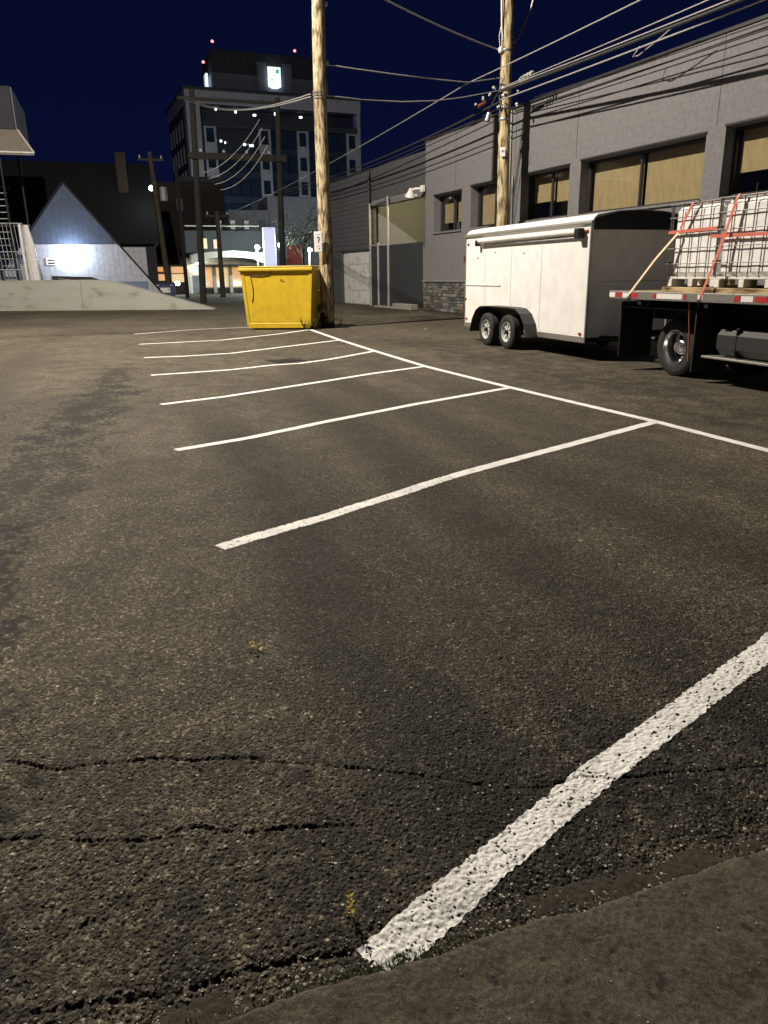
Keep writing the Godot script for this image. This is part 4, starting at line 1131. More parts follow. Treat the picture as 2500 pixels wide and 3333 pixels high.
# ------------------------------------------------------------------ flatbed truck with its load
func build_truck() -> void:
	var t := thing("flatbed_truck", "black flatbed truck with red and white reflective tape on its deck edge", "truck", moved(V(8.75, 0, -9.0)))
	var x0 := -1.2
	var x1 := 1.2
	var z0 := -1.75
	var z1 := 4.6
	var deck := part("deck", MB.new().box(V(0, 1.155, (z0 + z1) / 2), V(x1 - x0 - 0.1, 0.09, z1 - z0 - 0.04), 0.005), M.black_steel, t)
	for k in 11:
		part("plank", MB.new().box(V(lerpf(x0 + 0.14, x1 - 0.14, k / 10.0), 1.217, (z0 + z1) / 2), V(0.205, 0.03, z1 - z0 - 0.05), 0.004), M.deck_wood, deck)
	var rl := part("side_rail", MB.new().box(V(x0 - 0.005, 1.175, (z0 + z1) / 2), V(0.07, 0.125, z1 - z0), 0.008), M.aluminium, t)
	part("side_rail", MB.new().box(V(x1 + 0.005, 1.175, (z0 + z1) / 2), V(0.07, 0.125, z1 - z0), 0.008), M.aluminium, t)
	part("rear_rail", MB.new().box(V(0, 1.17, z0 - 0.02), V(x1 - x0 + 0.06, 0.13, 0.05), 0.008), M.black_steel, t)
	var tape := [[-1.74, 0.15, 1], [-1.57, 0.15, 0], [-1.40, 0.17, 1], [-1.21, 0.17, 0], [-0.66, 0.06, 0], [-0.58, 0.55, 1], [0.0, 0.05, 0], [0.28, 0.10, 1], [0.95, 0.10, 0], [1.07, 0.2, 1], [1.3, 0.2, 0], [1.6, 0.3, 1], [2.0, 0.3, 0]]
	for q in tape:
		part("reflective_tape", MB.new().box(V(x0 - 0.042, 1.178, q[0] + q[1] / 2), V(0.004, 0.07, q[1])), M.white_tape if q[2] else M.red_tape, rl)
	for z in [-1.0, 0.42, 1.6, 2.8]:
		part("stake_pocket", MB.new().box(V(x0 + 0.01, 1.08, z), V(0.05, 0.09, 0.1), 0.01), M.black_steel, t)
	for s in [-1, 1]:
		part("chassis_rail", MB.new().box(V(s * 0.42, 0.92, 1.6), V(0.09, 0.26, 6.6), 0.01), M.black_steel, t)
		part("cross_beam", MB.new().box(V(0, 1.07, s * 1.2 + 0.3), V(2.3, 0.08, 0.1), 0.01), M.black_steel, t)
		part("mud_flap", MB.new().box(V(s * 0.8, 0.64, -1.58), V(0.62, 0.86, 0.02), 0.004), M.rubber, t)
		part("mud_flap", MB.new().box(V(s * 0.8, 0.62, 0.14), V(0.62, 0.94, 0.03), 0.004), M.rubber, t)
		part("mud_guard", MB.new().box(V(s * 0.84, 1.0, -0.72), V(0.6, 0.03, 1.6), 0.01), M.black_steel, t)
	wheel(t, V(-0.76, 0.43, -0.52), 0.43, 0.24, 0.255, 0)
	wheel(t, V(-0.47, 0.43, -0.52), 0.43, 0.24, 0.255, 0)
	wheel(t, V(0.76, 0.43, -0.52), 0.43, 0.24, 0.255, 0)
	wheel(t, V(0.47, 0.43, -0.52), 0.43, 0.24, 0.255, 0)
	part("axle", MB.new().tube([V(-0.7, 0.43, -0.52), V(0.7, 0.43, -0.52)], 0.09, 10), M.black_steel, t)
	part("rear_bumper", MB.new().box(V(0, 0.55, -1.7), V(1.9, 0.1, 0.1), 0.01), M.black_steel, t)
	part("tool_step", MB.new().box(V(-0.2, 0.52, -1.86), V(0.5, 0.06, 0.3), 0.01), M.aluminium, t)
	var tk := part("fuel_tank", MB.new().box(V(-0.78, 0.6, 1.15), V(0.5, 0.38, 1.5), 0.1), M.fender, t)
	part("tank_strap", MB.new().box(V(-0.78, 0.6, 0.85), V(0.51, 0.39, 0.05), 0.1), M.black_steel, tk)
	part("tank_step", MB.new().box(V(-0.92, 0.38, 1.1), V(0.35, 0.03, 1.6), 0.005), M.aluminium, tk)
	part("slack_chain", MB.new().tube([V(x0 + 0.05, 1.1, 0.02), V(x0 + 0.12, 0.7, 0.0), V(x0 + 0.1, 0.3, 0.06)], 0.012, 6), M.copper, t)
	# headboard and cab towards the alley's mouth
	part("headboard", MB.new().box(V(0, 1.75, z1 - 0.03), V(2.36, 1.1, 0.06), 0.01), M.black_steel, t)
	var cab := part("cab", MB.new().prism(PackedVector2Array([Vector2(4.75, 0.6), Vector2(7.2, 0.6), Vector2(7.2, 1.45), Vector2(6.4, 1.6), Vector2(5.95, 2.35), Vector2(4.75, 2.4)]), 2.1, Transform3D(Basis(V(0, 0, 1), V(0, 1, 0), V(-1, 0, 0)), V(1.05, 0, 0))), M.fender, t)
	part("side_window", MB.new().prism(PackedVector2Array([Vector2(4.95, 1.6), Vector2(6.15, 1.6), Vector2(5.8, 2.2), Vector2(4.95, 2.2)]), 0.01, Transform3D(Basis(V(0, 0, 1), V(0, 1, 0), V(-1, 0, 0)), V(-1.052, 0, 0))), M.window_dark, cab)
	for s in [-1, 1]:
		wheel(t, V(s * 0.9, 0.43, 6.2), 0.43, 0.26, 0.255, 0)
	# load
	var lum := [[7.74, -9.72, 0.98, "tan timber bearer under the tote nearest the truck's tail"], [7.66, -8.78, 1.35, "tan timber bearer under the forward tote"], [8.7, -9.72, 2.2, "timber bearer under the far side of both totes"]]
	for q in lum:
		var o := part(numbered("timber_bearer"), MB.new().box(V(0, 0.035, q[2] / 2), V(0.1, 0.07, q[2]), 0.006), M.deck_wood, self, moved(V(q[0], 1.2325, q[1])))
		tag(o, q[3], "timber", "timber bearers on the truck deck")
	tote(V(7.80, 1.304, -9.76), "white caged liquid tote at the truck's tail")
	tote(V(7.68, 1.304, -8.66), "white caged liquid tote standing forward on the truck, orange strap over its top")
	# ratchet straps
	strap([V(7.775, 2.06, -9.78), V(7.775, 2.075, -8.75), V(7.79, 2.07, -8.7)], "orange strap drawn level across the tail tote", M.strap_orange, true)
	strap([V(7.655, 1.965, -8.78), V(7.655, 1.95, -7.46), V(7.7, 1.95, -7.44)], "orange strap drawn level across the forward tote", M.strap_orange, true)
	strap([V(8.9, 2.445, -8.2), V(7.66, 2.455, -8.33), V(7.63, 2.40, -8.34), V(7.6, 1.9, -8.47), V(7.5, 1.18, -8.66)], "orange strap falling from the forward tote's top to the deck rail", M.strap_orange, false)
	strap([V(8.9, 2.435, -9.2), V(7.78, 2.44, -9.32), V(7.765, 2.4, -9.33), V(7.765, 2.1, -9.52)], "short orange strap over the tail tote's top edge", M.strap_orange, false)
	strap([V(7.76, 2.05, -9.55), V(7.64, 1.7, -9.85), V(7.5, 1.2, -10.22)], "pale strap slanting down to the deck rail behind the tail tote", M.strap_pale, false)
	for q in [[7.5, 1.14, -8.67, "forward strap"], [7.5, 1.15, -10.22, "slanting pale strap"]]:
		var hk := thing("strap_hook", "black wire hook holding the " + q[3] + " to the deck rail", "hook", moved(V(q[0], q[1], q[2])))
		part("hook", MB.new().tube([V(0.02, 0.06, 0), V(-0.01, 0.02, 0.02), V(-0.005, -0.04, 0.015), V(0.015, -0.05, -0.01), V(0.0, -0.02, -0.025), V(-0.01, 0.02, -0.02)], 0.008, 6), M.black_steel, hk)

func strap(pts: Array, label: String, mt: Material, level: bool) -> void:
	var m := MB.new()
	var hw := V(0, 0.028, 0) if level else V(0, 0, 0.026)
	var th := V(0.003, 0, 0)
	for i in pts.size() - 1:
		var a: Vector3 = pts[i]
		var b: Vector3 = pts[i + 1]
		var d := (b - a).normalized()
		var w := (hw - d * hw.dot(d)).normalized() * 0.021
		var n := d.cross(w).normalized() * 0.002
		m.quad(a - w + n, a + w + n, b + w + n, b - w + n)
		m.quad(a - w - n, b - w - n, b + w - n, a + w - n)
		m.quad(a - w - n, a - w + n, b - w + n, b - w - n)
		m.quad(a + w - n, b + w - n, b + w + n, a + w + n)
	var s := thing("ratchet_strap", label, "strap", Transform3D.IDENTITY, "straps over the totes")
	part("webbing", m, mt, s)
	if level:
		var e: Vector3 = pts[-2]
		part("ratchet", MB.new().box(e + V(-0.015, 0.0, 0.03), V(0.03, 0.05, 0.11), 0.008), M.black_steel, s)

func tote(at: Vector3, label: String) -> void:
	# 1.2 deep (x), 1.0 wide (z); stands on its pallet
	var t := thing("liquid_tote", label, "tote", moved(at), "totes on the flatbed truck")
	var tank := part("tank", MB.new().box(V(0.6, 0.62, 0.5), V(1.14, 0.95, 0.94), 0.06), M.tank_plastic, t)
	for k in 2:
		part("tank_rib", MB.new().box(V(0.037, 0.6, 0.3 + k * 0.38), V(0.02, 0.74, 0.16), 0.02), M.tank_plastic, tank)
	part("fill_cap", MB.new().lathe([Vector2(0.1, 0), Vector2(0.1, 0.03), Vector2(0, 0.035)], 16, moved(V(0.6, 1.07, 0.5))), M.black_steel, tank)
	var pal := part("pallet", MB.new().box(V(0.6, 0.125, 0.5), V(1.18, 0.035, 0.99), 0.006), M.pallet_white, t)
	for x in [0.06, 0.6, 1.14]:
		for z in [0.06, 0.5, 0.94]:
			part("pallet_block", MB.new().box(V(x, 0.055, z), V(0.1, 0.105, 0.1), 0.008), M.pallet_white, pal)
	var cage := part("cage", MB.new().tube([V(0, 0.16, 0), V(0, 1.13, 0)], 0.012, 8), M.cage_steel, t)
	var hs := [0.32, 0.53, 0.74, 0.95, 1.13]
	for y in hs:
		part("bar", bar(V(-0.012, y, -0.03), V(-0.012, y, 1.0), 0.0075, 6), M.cage_steel, cage)
		part("bar", bar(V(1.2, y, 0.0), V(1.2, y, 1.0), 0.0075, 6), M.cage_steel, cage)
		part("bar", bar(V(0, y, -0.0), V(1.2, y, -0.0), 0.0075, 6), M.cage_steel, cage)
		part("bar", bar(V(0, y, 1.0), V(1.2, y, 1.0), 0.0075, 6), M.cage_steel, cage)
	for k in 6:
		var z := lerpf(0.03, 0.97, k / 5.0)
		part("bar", bar(V(0.006, 0.14, z), V(0.006, 1.14, z), 0.0075, 6), M.cage_steel, cage)
		part("bar", bar(V(1.194, 0.14, z), V(1.194, 1.14, z), 0.0075, 6), M.cage_steel, cage)
	for x in [0.3, 0.6, 0.9, 1.17]:
		part("bar", bar(V(x, 0.14, 0.006), V(x, 1.14, 0.006), 0.0075, 6), M.cage_steel, cage)
		part("bar", bar(V(x, 0.14, 0.994), V(x, 1.14, 0.994), 0.0075, 6), M.cage_steel, cage)
	for x in [0.35, 0.85]:
		part("bar", bar(V(x, 1.14, 0), V(x, 1.14, 1.0), 0.011, 6), M.cage_steel, cage)
	part("corner_guard", MB.new().box(V(-0.02, 0.345, 0.05), V(0.015, 0.02, 0.16), 0.004), M.black_steel, cage)

# ------------------------------------------------------------------ the lot's far side
func build_far_side() -> void:
	# low concrete wall whose top ramps down
	var a := V(-5.63, 0, -43.4)
	var b := V(4.5, 0, -38.4)
	var u := (b - a).normalized()
	var w := thing("concrete_wall", "low pale concrete wall stained with moss, its top ramping down", "wall", Transform3D(Basis(u, Vector3.UP, u.cross(Vector3.UP)), a))
	part("wall_face", MB.new().prism(PackedVector2Array([Vector2(-14, 0), Vector2(11.2, 0), Vector2(11.2, 0.03), Vector2(9.7, 0.42), Vector2(8.6, 0.72), Vector2(7.6, 0.98), Vector2(6.4, 1.3), Vector2(5.5, 1.42), Vector2(4.8, 1.45), Vector2(-14, 1.5)]), 0.5, moved(V(0, 0, -0.5))), M.wall_mossy, w)
	for x in [-9.0, -4.5, 0.0, 4.5]:
		part("wall_joint", MB.new().box(V(x, 0.72, 0.0005), V(0.03, 1.38, 0.012)), M.concrete, w)
	# A-frame building
	var A := thing("a_frame_building", "steep gabled building, white below and blue grey above, lit by a wall lamp", "building", moved(V(-2.18, 0, -50)))
	var apex := 6.72
	var half := 5.3
	part("gable_core", MB.new().prism(PackedVector2Array([Vector2(-half, 0), Vector2(half, 0), Vector2(0, apex)]), 9.0, moved(V(0, 0, -9.06))), M.frame_blue, A)
	for s in [-1, 1]:
		var nn := V(s * apex, half, 0).normalized() * 0.09
		var ro := MB.new()
		var p0 := V(0, apex, 0)
		var p1 := V(s * half, 0, 0)
		for e in [[0.12, -9.2]]:
			var q := [p0 + nn * 0.1, p1 + nn * 0.1, p1 + nn, p0 + nn]
			for k in 4:
				ro.quad(q[k] + V(0, 0, e[0]), q[(k + 1) % 4] + V(0, 0, e[0]), q[(k + 1) % 4] + V(0, 0, e[1]), q[k] + V(0, 0, e[1]))
			ro.quad(q[0] + V(0, 0, e[0]), q[1] + V(0, 0, e[0]), q[2] + V(0, 0, e[0]), q[3] + V(0, 0, e[0]))
		part("roof", ro, M.roof_black, A)
	var x := -5.2
	while x < 5.2:
		var x2 := x + 0.29
		var t1 := apex * (1.0 - absf(x) / half) - 0.02
		var t2 := apex * (1.0 - absf(x2) / half) - 0.02
		if minf(t1, t2) > 0.05:
			part("board", MB.new().prism(PackedVector2Array([Vector2(x, 0), Vector2(x2, 0), Vector2(x2, minf(t2, 3.4)), Vector2(x, minf(t1, 3.4))]), 0.055, moved(V(0, 0, -0.055))), M.frame_white, A)
		if minf(t1, t2) > 3.45:
			part("board", MB.new().prism(PackedVector2Array([Vector2(x, 3.42), Vector2(x2, 3.42), Vector2(x2, t2), Vector2(x, t1)]), 0.04, moved(V(0, 0, -0.06))), M.frame_blue, A)
		x += 0.3
	part("ledge", box_at(-2.55, 2.55, 3.385, 3.415, 0.0, 0.02, 0.005), M.frame_white, A)
	var vt := part("vent", MB.new().box(V(-1.2, 2.47, 0.03), V(0.5, 0.42, 0.06), 0.01), M.white_paint, A)
	for k in 2:
		part("vent_slot", MB.new().box(V(-1.15, 2.38 + k * 0.16, 0.064), V(0.36, 0.07, 0.02)), M.ink, vt)
	part("side_wall", box_at(1.2, 4.3, 0.0, 3.35, -4.0, -3.0, 0.02), M.frame_white, A)
	part("blue_plinth", box_at(1.7, 4.1, 0.0, 1.3, 0.02, 0.1, 0.01), mat("plinth_blue", lin(0.16, 0.2, 0.3), 0.7), A)
	var wl := thing("wall_lamp", "bright white wall lamp on the steep gabled building", "lamp", moved(V(-2.18, 3.0, -49.98)))
	part("housing", MB.new().box(V(0, 0.1, 0.08), V(0.34, 0.12, 0.16), 0.02), M.white_paint, wl)
	part("lamp_glass", MB.new().box(V(0, 0.0, 0.11), V(0.28, 0.1, 0.16), 0.03), M.lamp_white, wl)
	omni(wl, V(0, -0.02, 0.62), Color(0.86, 0.93, 1.0), 8.0, 0.1)
	# black sloping lid behind the wall
	var bl := thing("covered_bin", "black bin with sloping lid showing over the concrete wall", "bin", moved(V(-1.9, 0, -45.6)))
	part("body", box_at(-1.2, 0.55, 0.0, 1.3, -0.8, 0.4, 0.03), M.black_steel, bl)
	part("lid", MB.new().prism(PackedVector2Array([Vector2(-1.22, 1.3), Vector2(1.45, 1.3), Vector2(0.75, 1.58), Vector2(-1.22, 1.66)]), 1.2, moved(V(0, 0, -0.8))), M.black_steel, bl)
	part("lid_edge", bar(V(-0.9, 1.52, 0.41), V(0.3, 1.36, 0.41), 0.02, 6), M.post_grey, bl)
	# dark house behind
	var H := thing("dark_house", "unlit house with a tall black roof behind the gabled building", "house", moved(V(-1.2, 0, -66)))
	part("wall", box_at(-6.5, 4.6, 0, 4.2, -9, 0, 0.02), M.dark_wall, H)
	part("roof", MB.new().prism(PackedVector2Array([Vector2(0.6, 4.0), Vector2(-4.5, 10.4), Vector2(-9.6, 4.0)]), 11.6, Transform3D(Basis(V(0, 0, 1), V(0, 1, 0), V(-1, 0, 0)), V(4.9, 0, 0))), M.roof_black, H)
	part("chimney", box_at(2.3, 3.1, 7.8, 11.0, -3.4, -2.6, 0.03), M.brick_brown, H)
	# outdoor stair under a boxed canopy
	var S := thing("stair_tower", "steel outdoor stair with railings under a sloping pent roof", "stair", moved(V(-6.6, 0, -47)))
	part("upper_storey", box_at(-6.0, 2.6, 8.95, 11.0, -7.0, -0.3, 0.05), M.dark_wall, S)
	part("painted_lit_side", box_at(2.605, 2.66, 8.95, 10.95, -6.95, -0.35, 0.01), M.grey_blue, S)  # paler sheet, paints in the light falling on this side
	var pent := MB.new()
	var pa := [V(-6.0, 7.72, 1.0), V(3.4, 7.72, 1.0), V(2.68, 8.95, -0.3), V(-6.0, 8.95, -0.3)]
	var dn := V(0, -0.14, 0)
	pent.out_quad(pa[0], pa[1], pa[2], pa[3], V(0, 1, 1))
	pent.out_quad(pa[0] + dn, pa[1] + dn, pa[2] + dn, pa[3] + dn, V(0, -1, -1))
	pent.out_quad(pa[0], pa[1], pa[1] + dn, pa[0] + dn, V(0, 0, 1))
	pent.out_quad(pa[1], pa[2], pa[2] + dn, pa[1] + dn, V(1, 0, 0))
	part("pent_roof", pent, M.soffit, S)
	part("eave_trim", bar(V(-6.0, 7.7, 1.03), V(3.42, 7.7, 1.03), 0.05, 6), M.white_paint, S)
	part("eave_trim", bar(V(3.42, 7.7, 1.03), V(2.7, 8.93, -0.28), 0.05, 6), M.white_paint, S)
	for q in [[0.2, 0.6], [0.95, 0.5], [1.7, 0.4], [2.3, -3.0], [-1.6, 0.6], [1.9, -7.5]]:
		part("post", MB.new().tube([V(q[0], 0, q[1]), V(q[0], 7.75 if q[1] > 0.0 else 8.9, q[1])], 0.07, 8), M.black_steel, S)
	for k in 15:
		part("tread", MB.new().box(V(0.9 - 0.02 * k, 1.5 + k * 0.36, 0.2 - k * 0.3), V(1.5, 0.04, 0.3), 0.006), M.galvanised, S)
	for s in [0.1, 1.68]:
		part("stringer", MB.new().tube([V(s, 1.3, 0.4), V(s - 0.28, 6.6, -4.3)], 0.06, 6), M.black_steel, S)
	for k in 2:
		part("landing", box_at(-3.5, 2.4, 2.75 + k * 1.6, 2.85 + k * 1.6, -3.6, -2.0, 0.01), M.dark_wall, S)
	for k in 12:
		part("baluster", MB.new().tube([V(0.2 + k * 0.19, 1.2, 1.0), V(0.05 + k * 0.19, 4.3, 1.0)], 0.022, 6), M.galvanised, S)
		part("baluster", MB.new().tube([V(-2.0 + k * 0.19, 1.1, 0.9), V(-2.1 + k * 0.19, 3.3, 0.9)], 0.022, 6), M.galvanised, S)
	for y in [2.0, 2.9, 4.3]:
		part("hand_rail", MB.new().tube([V(-2.0, y, 1.0), V(2.35, y, 1.0)], 0.03, 6), M.galvanised, S)
	# ribbed plastic screen at the stair's side
	var cs := thing("ribbed_screen", "pale curved ribbed screen beside the steel stair", "screen", moved(V(-4.2, 0, -46.5)))
	for k in 9:
		var an := -0.3 + k * 0.23
		part("rib", MB.new().tube([V(0.2 - cos(an) * 0.55 + 0.2, 0.1, -sin(an) * 0.6 + 0.5), V(0.1 - cos(an) * 0.5 + 0.2, 3.2, -sin(an) * 0.6 + 0.5), V(-0.1 - cos(an) * 0.3 + 0.2, 4.25, -sin(an) * 0.5 + 0.4)], 0.085, 8), M.tank_plastic, cs)
	# blue bin
	var B := thing("recycling_bin", "dark blue wheeled bin with a white label beside the ramped wall", "bin", turned(V(3.0, 0, -52), -0.12))
	part("body", MB.new().prism(PackedVector2Array([Vector2(-0.55, 0.12), Vector2(0.55, 0.12), Vector2(0.66, 1.05), Vector2(-0.66, 1.05)]), 0.9, moved(V(0, 0, -0.9))), M.blue_bin, B)
	part("lid", MB.new().box(V(0, 1.1, -0.45), V(1.36, 0.09, 1.0), 0.03), M.blue_bin, B)
	for s in [-1, 1]:
		part("lid_clip", MB.new().box(V(s * 0.42, 1.02, 0.03), V(0.16, 0.05, 0.05), 0.01), M.white_paint, B)
		part("caster", MB.new().tube([V(s * 0.45 - 0.03, 0.06, -0.1), V(s * 0.45 + 0.03, 0.06, -0.1)], 0.06, 10), M.rubber, B)
	var lb := part("label_plate", MB.new().box(V(0.02, 0.72, 0.012), V(0.6, 0.3, 0.02), 0.004), M.sign_white, B)
	part("label_mark", MB.new().box(V(0.22, 0.75, 0.024), V(0.06, 0.12, 0.004)), M.ink, lb)

# ------------------------------------------------------------------ distant street
func build_street() -> void:
	# black frame of two poles and a beam
	var F := thing("transformer_platform", "black timber frame of two tall poles joined by a beam", "utility frame", moved(V(4.9, 0, -47.6)))
	part("pole", MB.new().tube([V(0, 0, 0), V(0.3, 11.4, 0)], [0.2, 0.15], 12), M.creosote, F)
	part("pole", MB.new().tube([V(4.85, 0, 0), V(5.08, 11.2, 0)], [0.2, 0.15], 12), M.creosote, F)
	part("beam", MB.new().box(V(2.6, 8.02, 0.2), V(5.6, 0.34, 0.2), 0.02), M.creosote, F)
	part("beam", MB.new().box(V(2.4, 10.9, 0.2), V(5.9, 0.16, 0.14), 0.02), M.creosote, F)
	for k in 4:
		part("insulator", MB.new().lathe([Vector2(0, 0.2), Vector2(0.06, 0.16), Vector2(0.09, 0.05), Vector2(0, 0)], 8, moved(V(0.5 + k * 1.3, 8.2, 0.2))), M.porcelain, F)
	for k in 4:
		wire(sag_line(V(8.4 + 0.12 * k, 9.6 - 0.42 * k, -45.0), V(5.2 + 0.3 * k, 6.9 - 0.28 * k, -45.4), 0.5), 0.016, ["highest", "second", "third", "lowest"][k] + " of four drop wires curving before the black frame")
	far_pole(V(3.68, 0, -58), V(3.2, 9.6, -58), 0.2, "leaning grey wooden pole with a transformer behind the blue bin", M.far_wood, true)
	far_pole(V(5.05, 0, -60), V(5.0, 9.0, -60), 0.15, "thin dark pole behind the black frame's near leg", M.creosote, false)
	far_pole(V(7.6, 0, -59.5), V(7.6, 6.0, -59.5), 0.2, "short pale wooden pole with a small crossarm before the lit shopfront", M.far_wood, true)
	# brown block
	var BB := thing("brown_block", "dark brown brick block standing behind the leaning pole", "building", moved(V(5.2, 0, -92)))
	part("wall", box_at(-2.0, 7.5, 0, 11.4, -10, 0, 0.05), M.brick_brown, BB)
	part("coping", box_at(2.6, 7.6, 11.42, 12.0, -10, 0.1, 0.03), M.tower_dark, BB)
	for q in [[0.4, 6.0], [2.2, 8.5]]:
		part("window", box_at(q[0], q[0] + 0.7, q[1], q[1] + 1.2, 0.005, 0.06, 0.01), M.grey_blue, BB)
	# orange lit shop far left
	var shop := thing("orange_shop", "small shop with amber lit windows beyond the blue bin", "shop", moved(V(2.2, 0, -76)))
	part("wall", box_at(-0.8, 4.6, 0, 2.6, -4, 0, 0.03), M.brick_brown, shop)
	for q in [[-0.1, 0.8, 2.0, 2.4, 0], [1.3, 0.9, 2.0, 2.4, 0], [2.9, 1.3, 1.85, 2.4, 0], [-0.1, 0.9, 1.2, 1.75, 0], [1.3, 1.0, 1.2, 1.75, 0], [2.9, 1.3, 1.05, 1.75, 1]]:
		var wf := part("window", box_at(q[0] - 0.06, q[0] + q[1] + 0.06, q[2] - 0.06, q[3] + 0.06, 0.003, 0.05, 0.01), M.deck_wood, shop)
		part("window_pane", box_at(q[0], q[0] + q[1], q[2], q[3], 0.052, 0.07), M.window_cream if q[4] else M.window_warm, wf)
	# shopfront with canopy
	var SF := thing("canopy_shop", "lit shopfront with orange windows under a white arched canopy", "shop", moved(V(9.6, 0, -74)))
	part("wall", box_at(-3.2, 4.6, 0, 3.1, -7, -0.3, 0.03), M.shop_wall, SF)
	part("upper_wall", box_at(-3.0, 4.2, 3.6, 5.6, -7, -2.2, 0.03), M.tower_dark, SF)
	for k in 4:
		var xx := -1.55 + k * 1.48
		var wf := part("window", box_at(xx - 0.62, xx + 0.62, 0.5, 2.35, -0.298, -0.25, 0.01), M.shop_wall, SF)
		part("window_pane", box_at(xx - 0.56, xx + 0.56, 0.56, 2.29, -0.248, -0.23), M.window_cream if k == 1 else M.window_warm, wf)
		part("window_pane", box_at(xx - 0.5, xx + 0.3, 0.75, 0.95, -0.228, -0.22), M.window_white, wf)
	for k in 4:
		part("pier", box_at(-0.95 + k * 1.48, -0.66 + k * 1.48, 0, 2.5, -0.2, 0.15, 0.02), M.post_grey, SF)
	part("plinth", box_at(-2.2, 4.5, 0.0, 0.45, -0.29, -0.1, 0.01), M.trim_dark, SF)
	var can := part("canopy", MB.new().prism(PackedVector2Array([Vector2(-2.9, 2.55), Vector2(-2.3, 2.7), Vector2(-1.6, 3.0), Vector2(-0.4, 3.12), Vector2(1.4, 3.12), Vector2(2.6, 3.0), Vector2(3.3, 2.7), Vector2(4.1, 2.55), Vector2(4.1, 3.5), Vector2(2.6, 3.55), Vector2(0.8, 3.72), Vector2(-1.2, 3.6), Vector2(-2.9, 3.4)]), 1.6, moved(V(0, 0, -0.2))), M.white_paint, SF)
	part("canopy_soffit", box_at(-2.2, 3.4, 2.46, 2.54, -0.2, 1.2), M.trim_dark, can)
	for q in [[-1.9, 4.0, 0.9, 0.9, "window_cream"], [-0.4, 4.0, 0.7, 0.8, "window_warm"]]:
		part("window_pane", box_at(q[0], q[0] + q[2], q[1], q[1] + q[3], -2.19, -2.14), M[q[4]], SF)
	part("roof_rail", MB.new().tube([V(-2.9, 6.0, -2.3), V(4.0, 6.0, -2.3)], 0.06, 6), M.white_paint, SF)
	for k in 3:
		part("roof_unit", MB.new().box(V(0.3 + 1.3 * k, 6.1, -3.0), V(0.5, 0.9, 0.5), 0.04), M.post_grey, SF)
	var dr := part("door", box_at(-3.0, -2.05, 0.0, 2.0, -0.298, -0.24, 0.01), M.white_paint, SF)
	part("door_leaf", box_at(-2.8, -2.2, 0.02, 1.6, -0.238, -0.21, 0.01), M.grey_blue, dr)
	lamp_post(V(7.2, 2.75, -73.6), "white lamp over the grey door of the canopy shop", 12.0, Color(1.0, 0.97, 0.86))
	# white slab sign with buildings behind
	var WS := thing("slab_sign", "tall blank white slab sign rising behind the yellow dumpster", "sign", moved(V(13.5, 0, -71)))
	part("panel", MB.new().box(V(0, 3.3, 0), V(1.1, 4.6, 0.3), 0.03), M.panel_lit, WS)
	part("stand", MB.new().box(V(0, 0.5, 0), V(0.9, 1.0, 0.25), 0.02), M.post_grey, WS)
	var GB := thing("grey_blue_building", "plain blue grey building behind the slab sign", "building", moved(V(14.0, 0, -84)))
	part("wall", box_at(2.0, 16.0, 0, 9.4, -10, 0, 0.05), M.grey_blue, GB)
	part("wall", box_at(-2.2, 1.98, 0, 8.0, -9, 0.4, 0.05), M.grey_blue, GB)
	part("pilaster", box_at(0.9, 1.5, 0, 7.0, 0.42, 0.6, 0.02), M.plaster, GB)
	part("awning", MB.new().box(V(5.9, 4.7, 0.6), V(3.0, 0.1, 1.0), 0.02, Basis(V(0, 0, 1), 0.08)), M.post_grey, GB)
	part("red_board", MB.new().box(V(4.6, 3.6, 0.1), V(1.5, 1.9, 0.1), 0.02), M.red_sign, GB)
	lamp_post(V(12.42, 3.93, -71.2), "white lamp left of the slab sign", 22.0, Color(0.93, 1.0, 0.94), true)
	lamp_post(V(14.5, 4.1, -71.2), "white lamp right of the slab sign", 22.0, Color(0.93, 1.0, 0.97), true)
	lamp_post(V(17.4, 3.72, -72.0), "white lamp beside the wooden pole's sign", 22.0, Color(1.0, 1.0, 0.95), true)
	lamp_post(V(5.25, 0.95, -72.0), "low white lamp beside the thin dark pole", 0.6, Color(1.0, 0.98, 0.9))
	lamp_post(V(3.55, 8.1, -66.0), "tiny high lamp beside the leaning pole", 0.2, Color(1.0, 1.0, 0.95))
	lamp_post(V(10.6, 3.6, -113.0), "bright lamp at the foot of the tower's corner pier", 40.0, Color(1.0, 1.0, 0.96))
	lamp_post(V(21.0, 5.0, -104.0), "added unseen lamp behind the canopy shop roof, brightening the tower", 70.0, Color(0.85, 0.92, 1.0), true)  # added out of sight to brighten the tower front
	tower()
	tree(V(16.0, 0, -69), 7.6, "sparse street tree before the blue grey building")
	tree(V(10.9, 0, -78), 7.2, "dark street tree behind the canopy shop")

func lamp_post(at: Vector3, label: String, e: float, c: Color, post := false) -> void:
	var l := thing("street_lamp", label, "lamp", moved(at))
	part("lamp_glass", MB.new().lathe([Vector2(0, 0.16), Vector2(0.17, 0.14), Vector2(0.22, 0.0), Vector2(0.17, -0.14), Vector2(0, -0.16)], 12, moved(V(0, 0, 0.12))), M.lamp_white, l)
	part("bracket", MB.new().box(V(0, 0.22, 0.0), V(0.16, 0.1, 0.36), 0.02), M.post_grey, l)
	if post:
		part("post", MB.new().tube([V(0, -at.y, -0.14), V(0, 0.24, -0.14)], 0.08, 8), M.white_paint, l)
	omni(l, V(0, 0, 0.12), c, e, 0.16)

